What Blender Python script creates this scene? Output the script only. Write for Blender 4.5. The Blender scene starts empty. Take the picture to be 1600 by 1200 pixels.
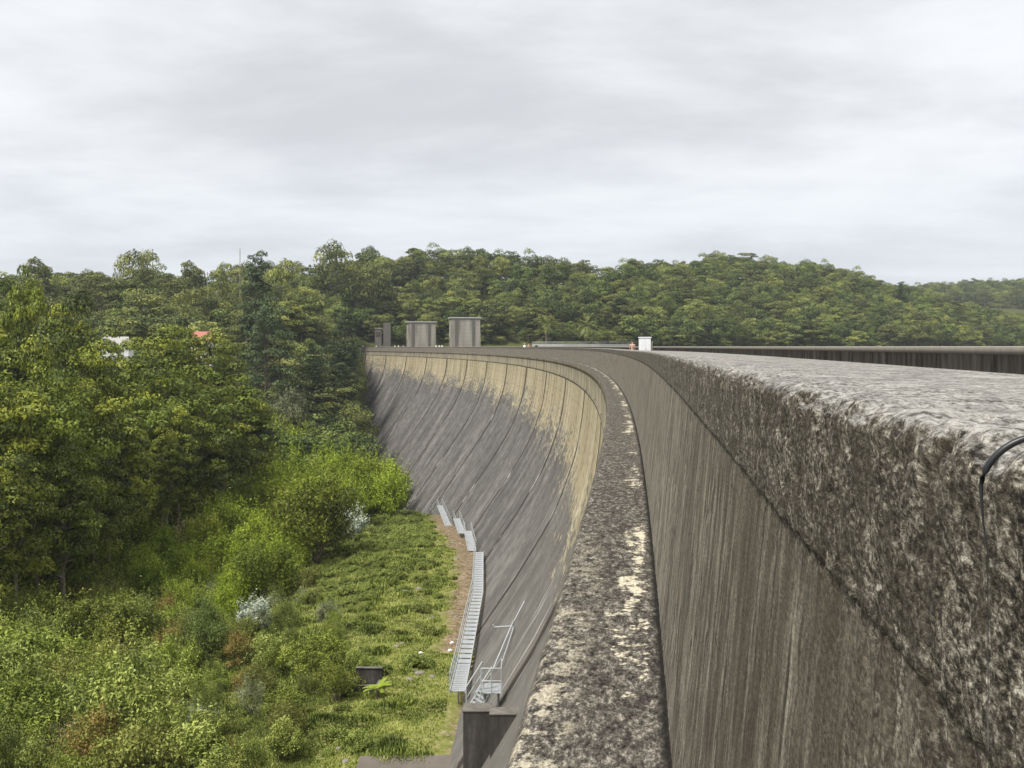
import bpy, bmesh, math, random
import numpy as np
from mathutils import Vector, Matrix

random.seed(7)
rng = np.random.default_rng(7)
scene = bpy.context.scene
COL = scene.collection

# ------------------------------------------------------------------ camera, sky, sun, exposure
F, HZ = 1650.0, 541.0            # focal length and horizon row of the photograph, in its pixels
cam_d = bpy.data.cameras.new('camera')
cam = bpy.data.objects.new('camera', cam_d)
COL.objects.link(cam)
cam.location = (0, 0, 0)
cam.rotation_euler = (math.radians(90), 0, 0)
cam_d.sensor_width = 36.0
cam_d.lens = 36.0 * F / 1600.0
cam_d.shift_y = -(600 - HZ) / 1600.0
cam_d.clip_start = 0.02
cam_d.clip_end = 9000.0
scene.camera = cam

SUN_DIR = Vector((-0.42, -0.40, 0.82)).normalized()     # towards the sun: high, behind the camera's left
sun_elev = math.asin(SUN_DIR.z)
sun_az = math.atan2(SUN_DIR.x, SUN_DIR.y)

world = bpy.data.worlds.new('World')
scene.world = world
world.use_nodes = True
wn, wl = world.node_tree.nodes, world.node_tree.links
wn.clear()


def nd(nodes, typ, **kw):
    n = nodes.new(typ)
    for k, v in kw.items():
        if k.startswith('in_'):
            key = k[3:]
            n.inputs[int(key) if key.isdigit() else key].default_value = v
        else:
            setattr(n, k, v)
    return n


wout = nd(wn, 'ShaderNodeOutputWorld')
sky = nd(wn, 'ShaderNodeTexSky', sky_type='NISHITA', sun_disc=False)
sky.sun_elevation = sun_elev
sky.sun_rotation = sun_az
bg_sky = nd(wn, 'ShaderNodeBackground', in_Strength=0.1)
wl.new(sky.outputs[0], bg_sky.inputs['Color'])
tc = nd(wn, 'ShaderNodeTexCoord')
sep = nd(wn, 'ShaderNodeSeparateXYZ')
wl.new(tc.outputs['Generated'], sep.inputs[0])
zz = nd(wn, 'ShaderNodeMath', operation='MAXIMUM', in_1=0.0)
wl.new(sep.outputs['Z'], zz.inputs[0])
za = nd(wn, 'ShaderNodeMath', operation='ADD', in_1=0.16)
wl.new(zz.outputs[0], za.inputs[0])
dx = nd(wn, 'ShaderNodeMath', operation='DIVIDE')
dy = nd(wn, 'ShaderNodeMath', operation='DIVIDE')
wl.new(sep.outputs['X'], dx.inputs[0]); wl.new(za.outputs[0], dx.inputs[1])
wl.new(sep.outputs['Y'], dy.inputs[0]); wl.new(za.outputs[0], dy.inputs[1])
cmb = nd(wn, 'ShaderNodeCombineXYZ')
wl.new(dx.outputs[0], cmb.inputs[0]); wl.new(dy.outputs[0], cmb.inputs[1])
mapc = nd(wn, 'ShaderNodeMapping')
mapc.inputs['Scale'].default_value = (0.85, 1.15, 1)
mapc.inputs['Location'].default_value = (3.3, 0.7, 0)
mapc.inputs['Rotation'].default_value = (0, 0, 0.22)
wl.new(cmb.outputs[0], mapc.inputs[0])
n1 = nd(wn, 'ShaderNodeTexNoise', in_Scale=1.0, in_Detail=9.0, in_Roughness=0.58, in_Distortion=0.2)
wl.new(mapc.outputs[0], n1.inputs['Vector'])
cr = nd(wn, 'ShaderNodeValToRGB')
cr.color_ramp.interpolation = 'B_SPLINE'
e = cr.color_ramp.elements
e[0].position, e[0].color = 0.34, (0.50, 0.510, 0.528, 1)
e[1].position, e[1].color = 0.64, (0.76, 0.77, 0.785, 1)
m_ = e.new(0.48); m_.color = (0.62, 0.63, 0.648, 1)
wl.new(n1.outputs['Fac'], cr.inputs[0])
# the overcast deck is a little bluer and darker low down
hr = nd(wn, 'ShaderNodeMapRange', in_1=0.0, in_2=0.20, in_3=0.5, in_4=0.0)
wl.new(zz.outputs[0], hr.inputs[0])
mixh = nd(wn, 'ShaderNodeMixRGB', in_Color2=(0.54, 0.595, 0.67, 1))
wl.new(hr.outputs[0], mixh.inputs['Fac']); wl.new(cr.outputs[0], mixh.inputs['Color1'])
bg_cloud = nd(wn, 'ShaderNodeBackground', in_Strength=1.2)
wl.new(mixh.outputs[0], bg_cloud.inputs['Color'])
mixw = nd(wn, 'ShaderNodeMixShader', in_Fac=0.92)
wl.new(bg_sky.outputs[0], mixw.inputs[1]); wl.new(bg_cloud.outputs[0], mixw.inputs[2])
wl.new(mixw.outputs[0], wout.inputs[0])

sun_d = bpy.data.lights.new('sun', 'SUN')
sun_d.energy = 4.9
sun_d.angle = math.radians(18)
sun_d.color = (1.0, 0.95, 0.86)
sun = bpy.data.objects.new('sun', sun_d)
COL.objects.link(sun)
sun.rotation_euler = (-SUN_DIR).to_track_quat('-Z', 'Y').to_euler()

scene.view_settings.view_transform = 'Standard'
scene.view_settings.look = 'None'
scene.view_settings.exposure = 0.2
scene.view_settings.gamma = 1.0
scene.cycles.max_bounces = 6
scene.cycles.diffuse_bounces = 2
scene.cycles.transmission_bounces = 3

# ------------------------------------------------------------------ small helpers
_perm = np.random.default_rng(3).random(4096)


def vnoise(p, seed=0):
    """value noise 0..1 at points p (n,3)"""
    p = np.asarray(p, float) + seed * 17.31
    i = np.floor(p).astype(np.int64)
    f = p - i
    f = f * f * (3 - 2 * f)
    r = np.zeros(len(p))
    for a in (0, 1):
        for b in (0, 1):
            for c in (0, 1):
                k = ((i[:, 0] + a) * 73856093 ^ (i[:, 1] + b) * 19349663 ^ (i[:, 2] + c) * 83492791) & 4095
                w = (f[:, 0] if a else 1 - f[:, 0]) * (f[:, 1] if b else 1 - f[:, 1]) * (f[:, 2] if c else 1 - f[:, 2])
                r += w * _perm[k]
    return r


def fbm(p, oct=3, seed=0):
    p = np.asarray(p, float)
    r, a, t = 0, 1.0, 0
    for o in range(oct):
        r = r + a * vnoise(p * 2 ** o, seed + o)
        t += a
        a *= 0.5
    return r / t


def sstep(a, b, x):
    t = np.clip((np.asarray(x, float) - a) / (b - a), 0, 1)
    return t * t * (3 - 2 * t)


def new_mesh(name, V, Fc, mats=None, mat_idx=None, smooth=False, attrs=None):
    """V (n,3); Fc (m,4) array or list of polygons; attrs: name -> (n,) or (n,3)"""
    me = bpy.data.meshes.new(name)
    V = np.asarray(V, np.float32)
    if isinstance(Fc, np.ndarray):
        m, k = Fc.shape
        me.vertices.add(len(V))
        me.vertices.foreach_set('co', V.ravel())
        me.loops.add(m * k)
        me.loops.foreach_set('vertex_index', Fc.astype(np.int32).ravel())
        me.polygons.add(m)
        me.polygons.foreach_set('loop_start', np.arange(0, m * k, k, dtype=np.int32))
        me.update(calc_edges=True)
    else:
        me.from_pydata([tuple(map(float, v)) for v in V], [], Fc)
        me.update()
    for mt in (mats or []):
        me.materials.append(mt)
    if mat_idx is not None:
        me.polygons.foreach_set('material_index', np.asarray(mat_idx, np.int32))
    if smooth:
        me.polygons.foreach_set('use_smooth', np.ones(len(me.polygons), bool))
    for k_, a in (attrs or {}).items():
        a = np.asarray(a, np.float32)
        if a.ndim == 1:
            at = me.attributes.new(k_, 'FLOAT', 'POINT')
            at.data.foreach_set('value', a)
        else:
            at = me.attributes.new(k_, 'FLOAT_VECTOR', 'POINT')
            at.data.foreach_set('vector', a.ravel())
    return me


def obj(name, me, parent=None, loc=None):
    o = bpy.data.objects.new(name, me)
    COL.objects.link(o)
    if loc is not None:
        o.location = loc
    if parent is not None:
        o.parent = parent
    return o


def tag(o, label=None, cat=None, group=None, kind=None):
    for k, v in (('label', label), ('category', cat), ('group', group), ('kind', kind)):
        if v:
            o[k] = v
    return o


def thing(name, label, cat, loc=(0, 0, 0), rz=0.0, group=None):
    o = bpy.data.objects.new(name, None)
    COL.objects.link(o)
    o.location = loc
    o.rotation_euler = (0, 0, rz)
    return tag(o, label, cat, group)


class MB:
    """collects boxes, tubes and polygons into one mesh"""
    def __init__(self):
        self.V, self.F, self.M = [], [], []

    def add(self, V, Fc, m=0):
        b = len(self.V)
        self.V += [tuple(map(float, v)) for v in V]
        self.F += [tuple(int(i) + b for i in f) for f in Fc]
        self.M += [m] * len(Fc)
        return self

    def box(self, c, s, m=0, rz=0.0, taper=1.0, bev=0.0):
        cx_, cy_, cz_ = c
        hx, hy, hz = s[0] / 2, s[1] / 2, s[2] / 2
        cs, sn = math.cos(rz), math.sin(rz)
        b = min(bev, hx * .45, hy * .45, hz * .45)
        rings = []
        if b > 0:
            levels = [(-hz, b), (-hz + b, 0), (hz - b, 0), (hz, b)]
        else:
            levels = [(-hz, 0), (hz, 0)]
        vs = []
        for (z, inn) in levels:
            t = 1.0 + (taper - 1.0) * (z + hz) / (2 * hz)
            for (sx, sy) in ((-1, -1), (1, -1), (1, 1), (-1, 1)):
                x, y = sx * (hx * t - inn), sy * (hy * t - inn)
                vs.append((cx_ + x * cs - y * sn, cy_ + x * sn + y * cs, cz_ + z))
        fs = [(3, 2, 1, 0)]
        n = len(levels)
        for k in range(n - 1):
            for q in range(4):
                a, b2 = k * 4 + q, k * 4 + (q + 1) % 4
                fs.append((a, b2, b2 + 4, a + 4))
        t0 = (n - 1) * 4
        fs.append((t0, t0 + 1, t0 + 2, t0 + 3))
        return self.add(vs, fs, m)

    def tube(self, pts, radii, n=6, m=0, caps=True):
        pts = [Vector(p) for p in pts]
        if not hasattr(radii, '__len__'):
            radii = [radii] * len(pts)
        vs, fs = [], []
        for i, p in enumerate(pts):
            d = (pts[min(i + 1, len(pts) - 1)] - pts[max(i - 1, 0)])
            if d.length < 1e-9:
                d = Vector((0, 0, 1))
            d.normalize()
            up = Vector((0, 0, 1)) if abs(d.z) < 0.95 else Vector((1, 0, 0))
            a = d.cross(up).normalized()
            b = d.cross(a).normalized()
            for k in range(n):
                t = 2 * math.pi * k / n
                vs.append(p + (a * math.cos(t) + b * math.sin(t)) * radii[i])
        for i in range(len(pts) - 1):
            for k in range(n):
                k2 = (k + 1) % n
                fs.append((i * n + k, i * n + k2, (i + 1) * n + k2, (i + 1) * n + k))
        if caps:
            fs.append(tuple(range(n)))
            fs.append(tuple(reversed(range((len(pts) - 1) * n, len(pts) * n))))
        return self.add(vs, fs, m)

    def mesh(self, name, mats, smooth=False):
        return new_mesh(name, self.V, self.F, mats if isinstance(mats, list) else [mats], self.M, smooth)

    def obj(self, name, mats, parent=None, smooth=False, loc=None):
        return obj(name, self.mesh(name, mats, smooth), parent, loc)


# ------------------------------------------------------------------ materials
class MT:
    def __init__(self, name, rough=0.9, spec=0.25):
        self.m = bpy.data.materials.new(name)
        self.m.use_nodes = True
        self.n, self.l = self.m.node_tree.nodes, self.m.node_tree.links
        self.n.clear()
        self.out = nd(self.n, 'ShaderNodeOutputMaterial')
        self.b = nd(self.n, 'ShaderNodeBsdfPrincipled')
        self.b.inputs['Roughness'].default_value = rough
        self.b.inputs['Specular IOR Level'].default_value = spec
        self.l.new(self.b.outputs[0], self.out.inputs[0])

    def attr(self, name='st', out='Vector'):
        return nd(self.n, 'ShaderNodeAttribute', attribute_name=name).outputs[out]

    def obj_co(self):
        return nd(self.n, 'ShaderNodeTexCoord').outputs['Object']

    def scale(self, v, s, loc=(0, 0, 0)):
        mp = nd(self.n, 'ShaderNodeMapping')
        mp.inputs['Scale'].default_value = s
        mp.inputs['Location'].default_value = loc
        self.l.new(v, mp.inputs[0])
        return mp.outputs[0]

    def noise(self, v, s=1.0, det=3.0, rough=0.5, dist=0.0):
        n = nd(self.n, 'ShaderNodeTexNoise', in_Scale=s, in_Detail=det, in_Roughness=rough, in_Distortion=dist)
        if v is not None:
            self.l.new(v, n.inputs['Vector'])
        return n.outputs['Fac']

    def voro(self, v, s=1.0, feat='F1'):
        n = nd(self.n, 'ShaderNodeTexVoronoi', in_Scale=s, feature=feat)
        self.l.new(v, n.inputs['Vector'])
        return n.outputs['Distance']

    def ramp(self, f, stops, interp='LINEAR'):
        r = nd(self.n, 'ShaderNodeValToRGB')
        r.color_ramp.interpolation = interp
        el = r.color_ramp.elements
        while len(el) < len(stops):
            el.new(0.5)
        for i_, (p, c) in enumerate(stops):
            if not hasattr(c, '__len__'):
                c = (c, c, c)
            el[i_].position = p
            el[i_].color = (c[0], c[1], c[2], 1)
        self.l.new(f, r.inputs[0])
        return r.outputs[0]

    def rng(self, f, a, b, c=0.0, d=1.0, smooth=False):
        r = nd(self.n, 'ShaderNodeMapRange', in_1=a, in_2=b, in_3=c, in_4=d)
        if smooth:
            r.interpolation_type = 'SMOOTHSTEP'
        self.l.new(f, r.inputs[0])
        return r.outputs[0]

    def mix(self, f, a, b, mode='MIX'):
        r = nd(self.n, 'ShaderNodeMixRGB', blend_type=mode)
        for k, x in (('Fac', f), ('Color1', a), ('Color2', b)):
            if isinstance(x, (int, float)):
                r.inputs[k].default_value = x if k == 'Fac' else (x, x, x, 1)
            elif isinstance(x, tuple):
                r.inputs[k].default_value = (x[0], x[1], x[2], 1)
            else:
                self.l.new(x, r.inputs[k])
        return r.outputs[0]

    def math(self, op, a, b=0.0, c=None):
        r = nd(self.n, 'ShaderNodeMath', operation=op)
        for i_, x in enumerate((a, b) if c is None else (a, b, c)):
            if isinstance(x, (int, float)):
                r.inputs[i_].default_value = x
            else:
                self.l.new(x, r.inputs[i_])
        return r.outputs[0]

    def sep(self, v):
        s = nd(self.n, 'ShaderNodeSeparateXYZ')
        self.l.new(v, s.inputs[0])
        return s.outputs

    def comb(self, x=0.0, y=0.0, z=0.0):
        s = nd(self.n, 'ShaderNodeCombineXYZ')
        for i_, q in enumerate((x, y, z)):
            if isinstance(q, (int, float)):
                s.inputs[i_].default_value = q
            else:
                self.l.new(q, s.inputs[i_])
        return s.outputs[0]

    def rand(self):
        return nd(self.n, 'ShaderNodeObjectInfo').outputs['Random']

    def color(self, c):
        if isinstance(c, tuple):
            self.b.inputs['Base Color'].default_value = (*c, 1)
        else:
            self.l.new(c, self.b.inputs['Base Color'])
        return self

    def bump(self, hgt, dist=0.02, st=1.0, chain=None):
        b = nd(self.n, 'ShaderNodeBump', in_Strength=st, in_Distance=dist)
        self.l.new(hgt, b.inputs['Height'])
        if chain is not None:
            self.l.new(chain, b.inputs['Normal'])
        self.l.new(b.outputs[0], self.b.inputs['Normal'])
        return b.outputs[0]


def simple(name, c, rough=0.7, var=0.25, s=3.0, metal=0.0, bump=0.0):
    t = MT(name, rough, 0.4)
    n = t.noise(t.obj_co(), s, 4, 0.6)
    t.color(t.mix(n, tuple(x * (1 - var) for x in c), tuple(min(1, x * (1 + var)) for x in c)))
    t.b.inputs['Metallic'].default_value = metal
    if bump:
        t.bump(n, bump)
    return t.m


def foliage(name, dark, mid, light, trans=0.25, obj_var=0.5, hue=None):
    """leaf material: per-leaf tint attribute, per-tree random value"""
    t = MT(name, 0.55, 0.25)
    a = t.attr('tint', 'Fac')
    base = t.ramp(a, [(0.12, tuple(x * .62 for x in dark)), (0.45, mid), (0.9, tuple(x * 1.25 for x in light))])
    r = t.rand()
    if hue is not None:
        base = t.mix(t.rng(r, 0.55, 1.0, 0.0, 0.75), base, t.ramp(a, [(0.0, tuple(x * .5 for x in hue)), (1.0, hue)]))
    r2 = t.math('FRACT', t.math('MULTIPLY', r, 7.31), 0.0)
    base = t.mix(1.0, base, t.rng(r2, 0, 1, 1 - obj_var * .5, 1 + obj_var * .5), 'MULTIPLY')
    t.color(base)
    trans *= 0.45
    tr = nd(t.n, 'ShaderNodeBsdfTranslucent')
    t.l.new(base, tr.inputs[0])
    mx = nd(t.n, 'ShaderNodeMixShader', in_Fac=trans)
    t.l.new(t.b.outputs[0], mx.inputs[1]); t.l.new(tr.outputs[0], mx.inputs[2])
    t.l.new(mx.outputs[0], t.out.inputs[0])
    return t.m


JOINT0, JOINTD = 17.6, 29.55          # monolith joints of the dam, metres along the crest
# -- parapet: weathered exposed-aggregate concrete, stained in vertical streaks
t = MT('weathered_parapet_concrete', 0.95, 0.15)
st = t.attr()
s_, z_, d_ = t.sep(st)
g = nd(t.n, 'ShaderNodeNewGeometry').outputs['Normal']
up = t.sep(g)[2]
topm = None
pos = t.comb(s_, z_, d_)
speck = t.noise(t.scale(pos, (95, 150, 120)), 1, 4, 0.8)
speck2 = t.noise(t.scale(pos, (34, 48, 44)), 1, 4, 0.78)
runs = t.noise(t.scale(pos, (17, 2.2, 17), (4, 1, 2)), 1, 4, 0.65)
cav = t.noise(t.scale(pos, (13, 12, 13), (1, 7, 3)), 1, 6, 0.76)
streak = t.noise(t.scale(pos, (34, 1.6, 34)), 1.0, 4, 0.6)
streak2 = t.noise(t.scale(pos, (8.5, 0.6, 8.5)), 1.0, 4, 0.62)
blot = t.noise(pos, 2.6, 4, 0.6, 0.4)
face = t.ramp(streak, [(0.36, (0.032, 0.028, 0.023)), (0.47, (0.125, 0.114, 0.092)), (0.58, (0.255, 0.235, 0.193))])
face = t.mix(t.rng(streak2, 0.46, 0.68, 0, 0.62), face, (0.050, 0.044, 0.037))
face = t.mix(t.rng(blot, 0.55, 0.75, 0, 0.35), face, (0.21, 0.195, 0.15))
face = t.mix(t.math('MULTIPLY', t.rng(s_, 1.6, 6.5, 0.85, 0.0), t.rng(t.mix(.5, streak2, blot), 0.40, 0.56, 0.35, 1)), face, (0.052, 0.043, 0.031))
face = t.mix(0.8, face, t.ramp(speck, [(0.40, 0.30), (0.50, 0.62), (0.60, 1.0)]), 'MULTIPLY')
face = t.mix(1.0, face, (1.45, 1.45, 1.45), 'MULTIPLY')
cop = t.ramp(t.mix(0.42, speck, speck2), [(0.42, (0.011, 0.0095, 0.008)), (0.485, (0.048, 0.042, 0.033)), (0.53, (0.140, 0.127, 0.102)), (0.575, (0.29, 0.27, 0.225)), (0.635, (0.54, 0.51, 0.44))])
cop = t.mix(t.rng(runs, 0.54, 0.72, 0, 0.4), cop, t.mix(speck, (0.085, 0.078, 0.060), (0.30, 0.28, 0.23)))
cop = t.mix(t.rng(cav, 0.47, 0.56, 0, 0.85), cop, t.mix(t.rng(speck, .4, .65), (0.018, 0.015, 0.012), (0.095, 0.083, 0.062)))
iscop = t.rng(z_, -0.285, -0.245, 0, 0.85)
near = t.rng(t.math('ADD', s_, t.math('MULTIPLY', t.math('SUBTRACT', cav, 0.5), 1.2)), 0.55, 1.15, 1, 0)                 # rough, heavily pitted end of the wall
near = t.math('MULTIPLY', near, t.rng(z_, -1.0, -0.2, 0.25, 1))
side = t.mix(t.math('MAXIMUM', iscop, near), face, cop)
top = t.ramp(t.mix(0.5, speck, speck2), [(0.40, (0.06, 0.057, 0.052)), (0.485, (0.21, 0.205, 0.192)), (0.58, (0.35, 0.342, 0.322))])
top = t.mix(t.rng(t.noise(t.scale(pos, (4.5, 1, 9)), 1, 4, 0.6), 0.54, 0.66, 0, 0.6), top, t.mix(speck, (0.30, 0.292, 0.27), (0.50, 0.485, 0.445)))
top = t.mix(t.rng(t.noise(t.scale(pos, (2.5, 1, 5), (4, 0, 2)), 1, 4, 0.6), 0.55, 0.72, 0, 0.7), top, t.mix(speck, (0.08, 0.078, 0.075), (0.24, 0.235, 0.225)))
topm = t.rng(t.math('ADD', up, t.math('MULTIPLY', t.math('SUBTRACT', t.mix(.6, cav, speck), 0.5), 2.4)), 0.45, 1.05)
colr = t.mix(topm, side, top)
t.color(colr)
hgt = t.mix(t.math('MAXIMUM', topm, iscop), t.mix(0.5, streak, speck2), t.mix(0.4, speck, speck2))
t.bump(hgt, 0.007, 0.7)
M_PARAPET = t.m

# -- ledge / cornice: black lichened top with cream patches, yellowish frieze
t = MT('lichened_ledge_concrete', 0.95, 0.1)
s_, z_, d_ = t.sep(t.attr())
pos = t.comb(s_, z_, d_)
spk = t.noise(t.scale(pos, (27, 20, 66)), 1, 5, 0.78)
spk2 = t.noise(t.scale(pos, (11, 8, 24)), 1, 5, 0.74)
dark = t.ramp(t.mix(0.5, spk, spk2), [(0.40, (0.012, 0.010, 0.009)), (0.48, (0.058, 0.052, 0.045)), (0.535, (0.115, 0.104, 0.089)), (0.60, (0.32, 0.295, 0.25))])
big = t.noise(t.scale(pos, (0.75, 1, 4.2), (5.2, 0, 1.4)), 1, 4, 0.66)
rag = t.noise(t.scale(pos, (9, 1, 7.5)), 1, 6, 0.8)
inner = t.math('MULTIPLY', t.rng(d_, 0.03, 0.07, 0, 1), t.rng(d_, 0.08, 0.42, 1, 0, True))
pm = t.math('ADD', t.math('MULTIPLY', inner, 0.21), t.math('ADD', t.math('MULTIPLY', big, 1.0), t.math('MULTIPLY', rag, 1.05)))
cream = t.mix(t.rng(spk, .4, .62), (0.36, 0.32, 0.23), (0.70, 0.65, 0.52))
patch = t.rng(pm, 1.275, 1.33, 0, 1)
outer = t.math('MULTIPLY', t.rng(d_, 0.30, 0.42, 0, 1), t.math('MULTIPLY', t.rng(s_, 2.0, 9.0, 1, 0), t.rng(t.noise(t.scale(pos, (7, 1, 9), (7, 0, 3)), 1, 6, 0.78), 0.50, 0.56)))
ledge = t.mix(t.math('MAXIMUM', patch, t.math('MULTIPLY', outer, 0.85)), dark, cream)
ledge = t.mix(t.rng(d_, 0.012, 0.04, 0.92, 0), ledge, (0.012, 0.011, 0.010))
vs = t.noise(t.scale(pos, (2.2, 0.28, 0.5)), 1, 4, 0.6)
fr = t.ramp(vs, [(0.36, (0.075, 0.068, 0.055)), (0.5, (0.20, 0.178, 0.125)), (0.64, (0.28, 0.248, 0.172))])
fr = t.mix(t.rng(z_, -1.62, -1.45, 0, 0.8), fr, (0.075, 0.070, 0.066))
fr = t.mix(t.rng(s_, 240, 420, 0, 0.45), fr, (0.12, 0.11, 0.10))
up = t.sep(nd(t.n, 'ShaderNodeNewGeometry').outputs['Normal'])[2]
t.color(t.mix(t.rng(up, 0.4, 0.8), fr, ledge))
t.bump(t.mix(0.5, spk, spk2), 0.012, 0.7)
M_LEDGE = t.m

# -- downstream face: cream band below the cornice, slate-grey staining below, lime streaks
t = MT('stained_dam_face', 0.93, 0.15)
s_, z_, d_ = t.sep(t.attr())
jd = t.attr('jd', 'Fac')
pos = t.comb(s_, z_, 0.0)
blend = t.noise(t.scale(pos, (0.055, 0.16, 1)), 1, 6, 0.66, 0.8)
fine = t.noise(t.scale(pos, (0.22, 0.55, 1)), 1, 6, 0.74, 0.5)
lvl = t.math('ADD', t.rng(s_, 50, 130, -9.3, -8.7), t.rng(s_, 330, 405, 0, 2.2))
lvl2 = t.math('ADD', lvl, t.math('ADD', t.math('MULTIPLY', t.math('SUBTRACT', blend, 0.5), 12.0), t.math('MULTIPLY', t.math('SUBTRACT', fine, 0.5), 9.0)))
fine3 = t.noise(t.scale(pos, (0.7, 2.2, 1), (6, 2, 0)), 1, 5, 0.75)
ym = t.rng(t.math('ADD', t.math('SUBTRACT', z_, lvl2), t.math('MULTIPLY', t.math('SUBTRACT', fine3, 0.5), 16.0)), -1.3, 1.5, 0, 1)
yv = t.noise(t.scale(pos, (0.55, 0.06, 1)), 1, 5, 0.65)
yel = t.ramp(t.mix(.35, yv, fine3), [(0.36, (0.13, 0.112, 0.082)), (0.44, (0.27, 0.23, 0.145)), (0.53, (0.36, 0.312, 0.205)), (0.63, (0.43, 0.39, 0.295))])
yel = t.mix(t.rng(t.noise(t.scale(pos, (2.6, 0.10, 1)), 1, 3, 0.6), 0.56, 0.72, 0, 0.6), yel, (0.13, 0.115, 0.095))
gv = t.noise(t.scale(pos, (0.20, 0.075, 1), (3, 1, 0)), 1, 6, 0.72)
gv2 = t.noise(t.scale(pos, (0.35, 0.8, 1)), 1, 6, 0.78)
gry = t.ramp(t.mix(0.45, gv, gv2), [(0.38, (0.060, 0.058, 0.056)), (0.5, (0.106, 0.102, 0.097)), (0.60, (0.175, 0.168, 0.156))])
gry = t.mix(t.rng(s_, 30, 105, 0.55, 0), gry, (0.145, 0.135, 0.115))
lime = t.noise(t.scale(pos, (0.62, 0.055, 1), (8, 3, 0)), 1, 4, 0.55)
gry = t.mix(t.rng(lime, 0.645, 0.685, 0, 0.75), gry, (0.33, 0.32, 0.30))
lime2 = t.noise(t.scale(pos, (1.5, 0.10, 1), (1, 9, 0)), 1, 3, 0.55)
gry = t.mix(t.math('MULTIPLY', t.rng(lime2, 0.66, 0.71, 0, 0.7), t.rng(s_, 60, 200, 1, 0.25)), gry, (0.43, 0.42, 0.39))
col_ = t.mix(ym, gry, yel)
# lift lines of the pours, every 1.5 m
lift = t.math('ABSOLUTE', t.math('SUBTRACT', t.math('FRACT', t.math('MULTIPLY', z_, 0.55), 0.0), 0.5))
col_ = t.mix(t.rng(lift, 0.0, 0.03, 0.35, 0), col_, (0.07, 0.066, 0.06))
jn = t.math('ADD', jd, t.math('MULTIPLY', t.math('SUBTRACT', fine, 0.5), 0.9))
col_ = t.mix(t.rng(jn, 0.42, 0.85, 0.92, 0), col_, (0.042, 0.035, 0.029))
jl = t.math('MULTIPLY', t.rng(jd, 0.25, 0.6, 1, 0), t.rng(t.noise(t.scale(pos, (1.0, 0.28, 1), (5, 5, 0)), 1, 3, 0.5), 0.60, 0.64))
col_ = t.mix(t.math('MULTIPLY', jl, t.rng(z_, -8, -5, 0.8, 0)), col_, (0.52, 0.51, 0.49))
t.color(col_)
t.bump(gv2, 0.06, 0.5)
M_FACE = t.m

t = MT('upstream_parapet_concrete', 0.95, 0.15)
s_, z_, d_ = t.sep(t.attr())
pos = t.comb(s_, z_, d_)
v1 = t.noise(t.scale(pos, (3.5, 0.5, 3.5)), 1, 5, 0.65)
c1 = t.ramp(v1, [(0.34, (0.060, 0.055, 0.047)), (0.5, (0.128, 0.118, 0.101)), (0.66, (0.22, 0.206, 0.175))])
up = t.sep(nd(t.n, 'ShaderNodeNewGeometry').outputs['Normal'])[2]
c1 = t.mix(t.rng(z_, -0.17, -0.15, 0, 1), c1, t.mix(v1, (0.13, 0.12, 0.10), (0.25, 0.235, 0.20)))
t.color(t.mix(t.rng(up, .5, .8), c1, (0.33, 0.315, 0.28)))
t.bump(v1, 0.01, 0.5)
M_UP = t.m

t = MT('tower_concrete', 0.9, 0.2)
oc = t.obj_co()
v1 = t.noise(t.scale(oc, (0.9, 0.9, 0.10)), 1, 5, 0.6)
c1 = t.ramp(v1, [(0.33, (0.17, 0.158, 0.135)), (0.5, (0.27, 0.252, 0.215)), (0.66, (0.33, 0.31, 0.268))])
zt = t.sep(oc)[2]
ln = t.math('ABSOLUTE', t.math('SUBTRACT', t.math('FRACT', t.math('MULTIPLY', zt, 0.9), 0.0), 0.5))
c1 = t.mix(t.rng(ln, 0, 0.06, 0.45, 0), c1, (0.12, 0.11, 0.095))
t.color(c1)
t.bump(v1, 0.03, 0.4)
M_TOWER = t.m
M_TOWER_DARK = simple('dark_tower_concrete', (0.115, 0.107, 0.094), 0.9, 0.3, 1.2)  # dark tone of the portal piers; paints recess shade on the towers
M_ROOF = simple('pale_concrete_slab', (0.33, 0.325, 0.305), 0.9, 0.2, 2.0)
M_DARK_DOOR = simple('dark_brown_door', (0.075, 0.055, 0.04), 0.8, 0.3, 4)
M_ROAD = simple('crest_road_asphalt', (0.11, 0.105, 0.10), 0.95, 0.3, 2.0)
M_GALV = simple('galvanised_steel', (0.44, 0.465, 0.48), 0.5, 0.18, 6, 0.35)
M_GALV_DK = simple('shadowed_steel_frame', (0.26, 0.28, 0.29), 0.55, 0.18, 6, 0.35)  # darker copy of the galvanised steel, shade put into its colour
M_WHITE = simple('white_painted_metal', (0.80, 0.81, 0.82), 0.45, 0.05, 3)
M_SEAL = simple('black_joint_sealant', (0.018, 0.019, 0.022), 0.38, 0.3, 40)
M_BLOCK = MT('dark_block_concrete', 0.95, 0.15)
t = M_BLOCK
oc = t.obj_co()
v1 = t.noise(t.scale(oc, (1.6, 1.6, 0.5)), 1, 5, 0.65)
up = t.sep(nd(t.n, 'ShaderNodeNewGeometry').outputs['Normal'])[2]
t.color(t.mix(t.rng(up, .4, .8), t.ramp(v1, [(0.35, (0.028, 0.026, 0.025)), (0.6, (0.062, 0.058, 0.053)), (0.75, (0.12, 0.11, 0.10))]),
              t.ramp(v1, [(0.35, (0.09, 0.083, 0.075)), (0.7, (0.20, 0.187, 0.165))])))  # upward faces paler, sides near black
t.bump(v1, 0.03, 0.5)
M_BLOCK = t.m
M_RUST = simple('brown_rust_steel', (0.16, 0.10, 0.06), 0.8, 0.4, 5)
M_POLE = simple('weathered_pole_timber', (0.27, 0.24, 0.20), 0.9, 0.3, 4)
M_STONE = simple('pale_stone', (0.20, 0.18, 0.15), 0.95, 0.45, 2.5, 0, 0.05)
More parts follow.
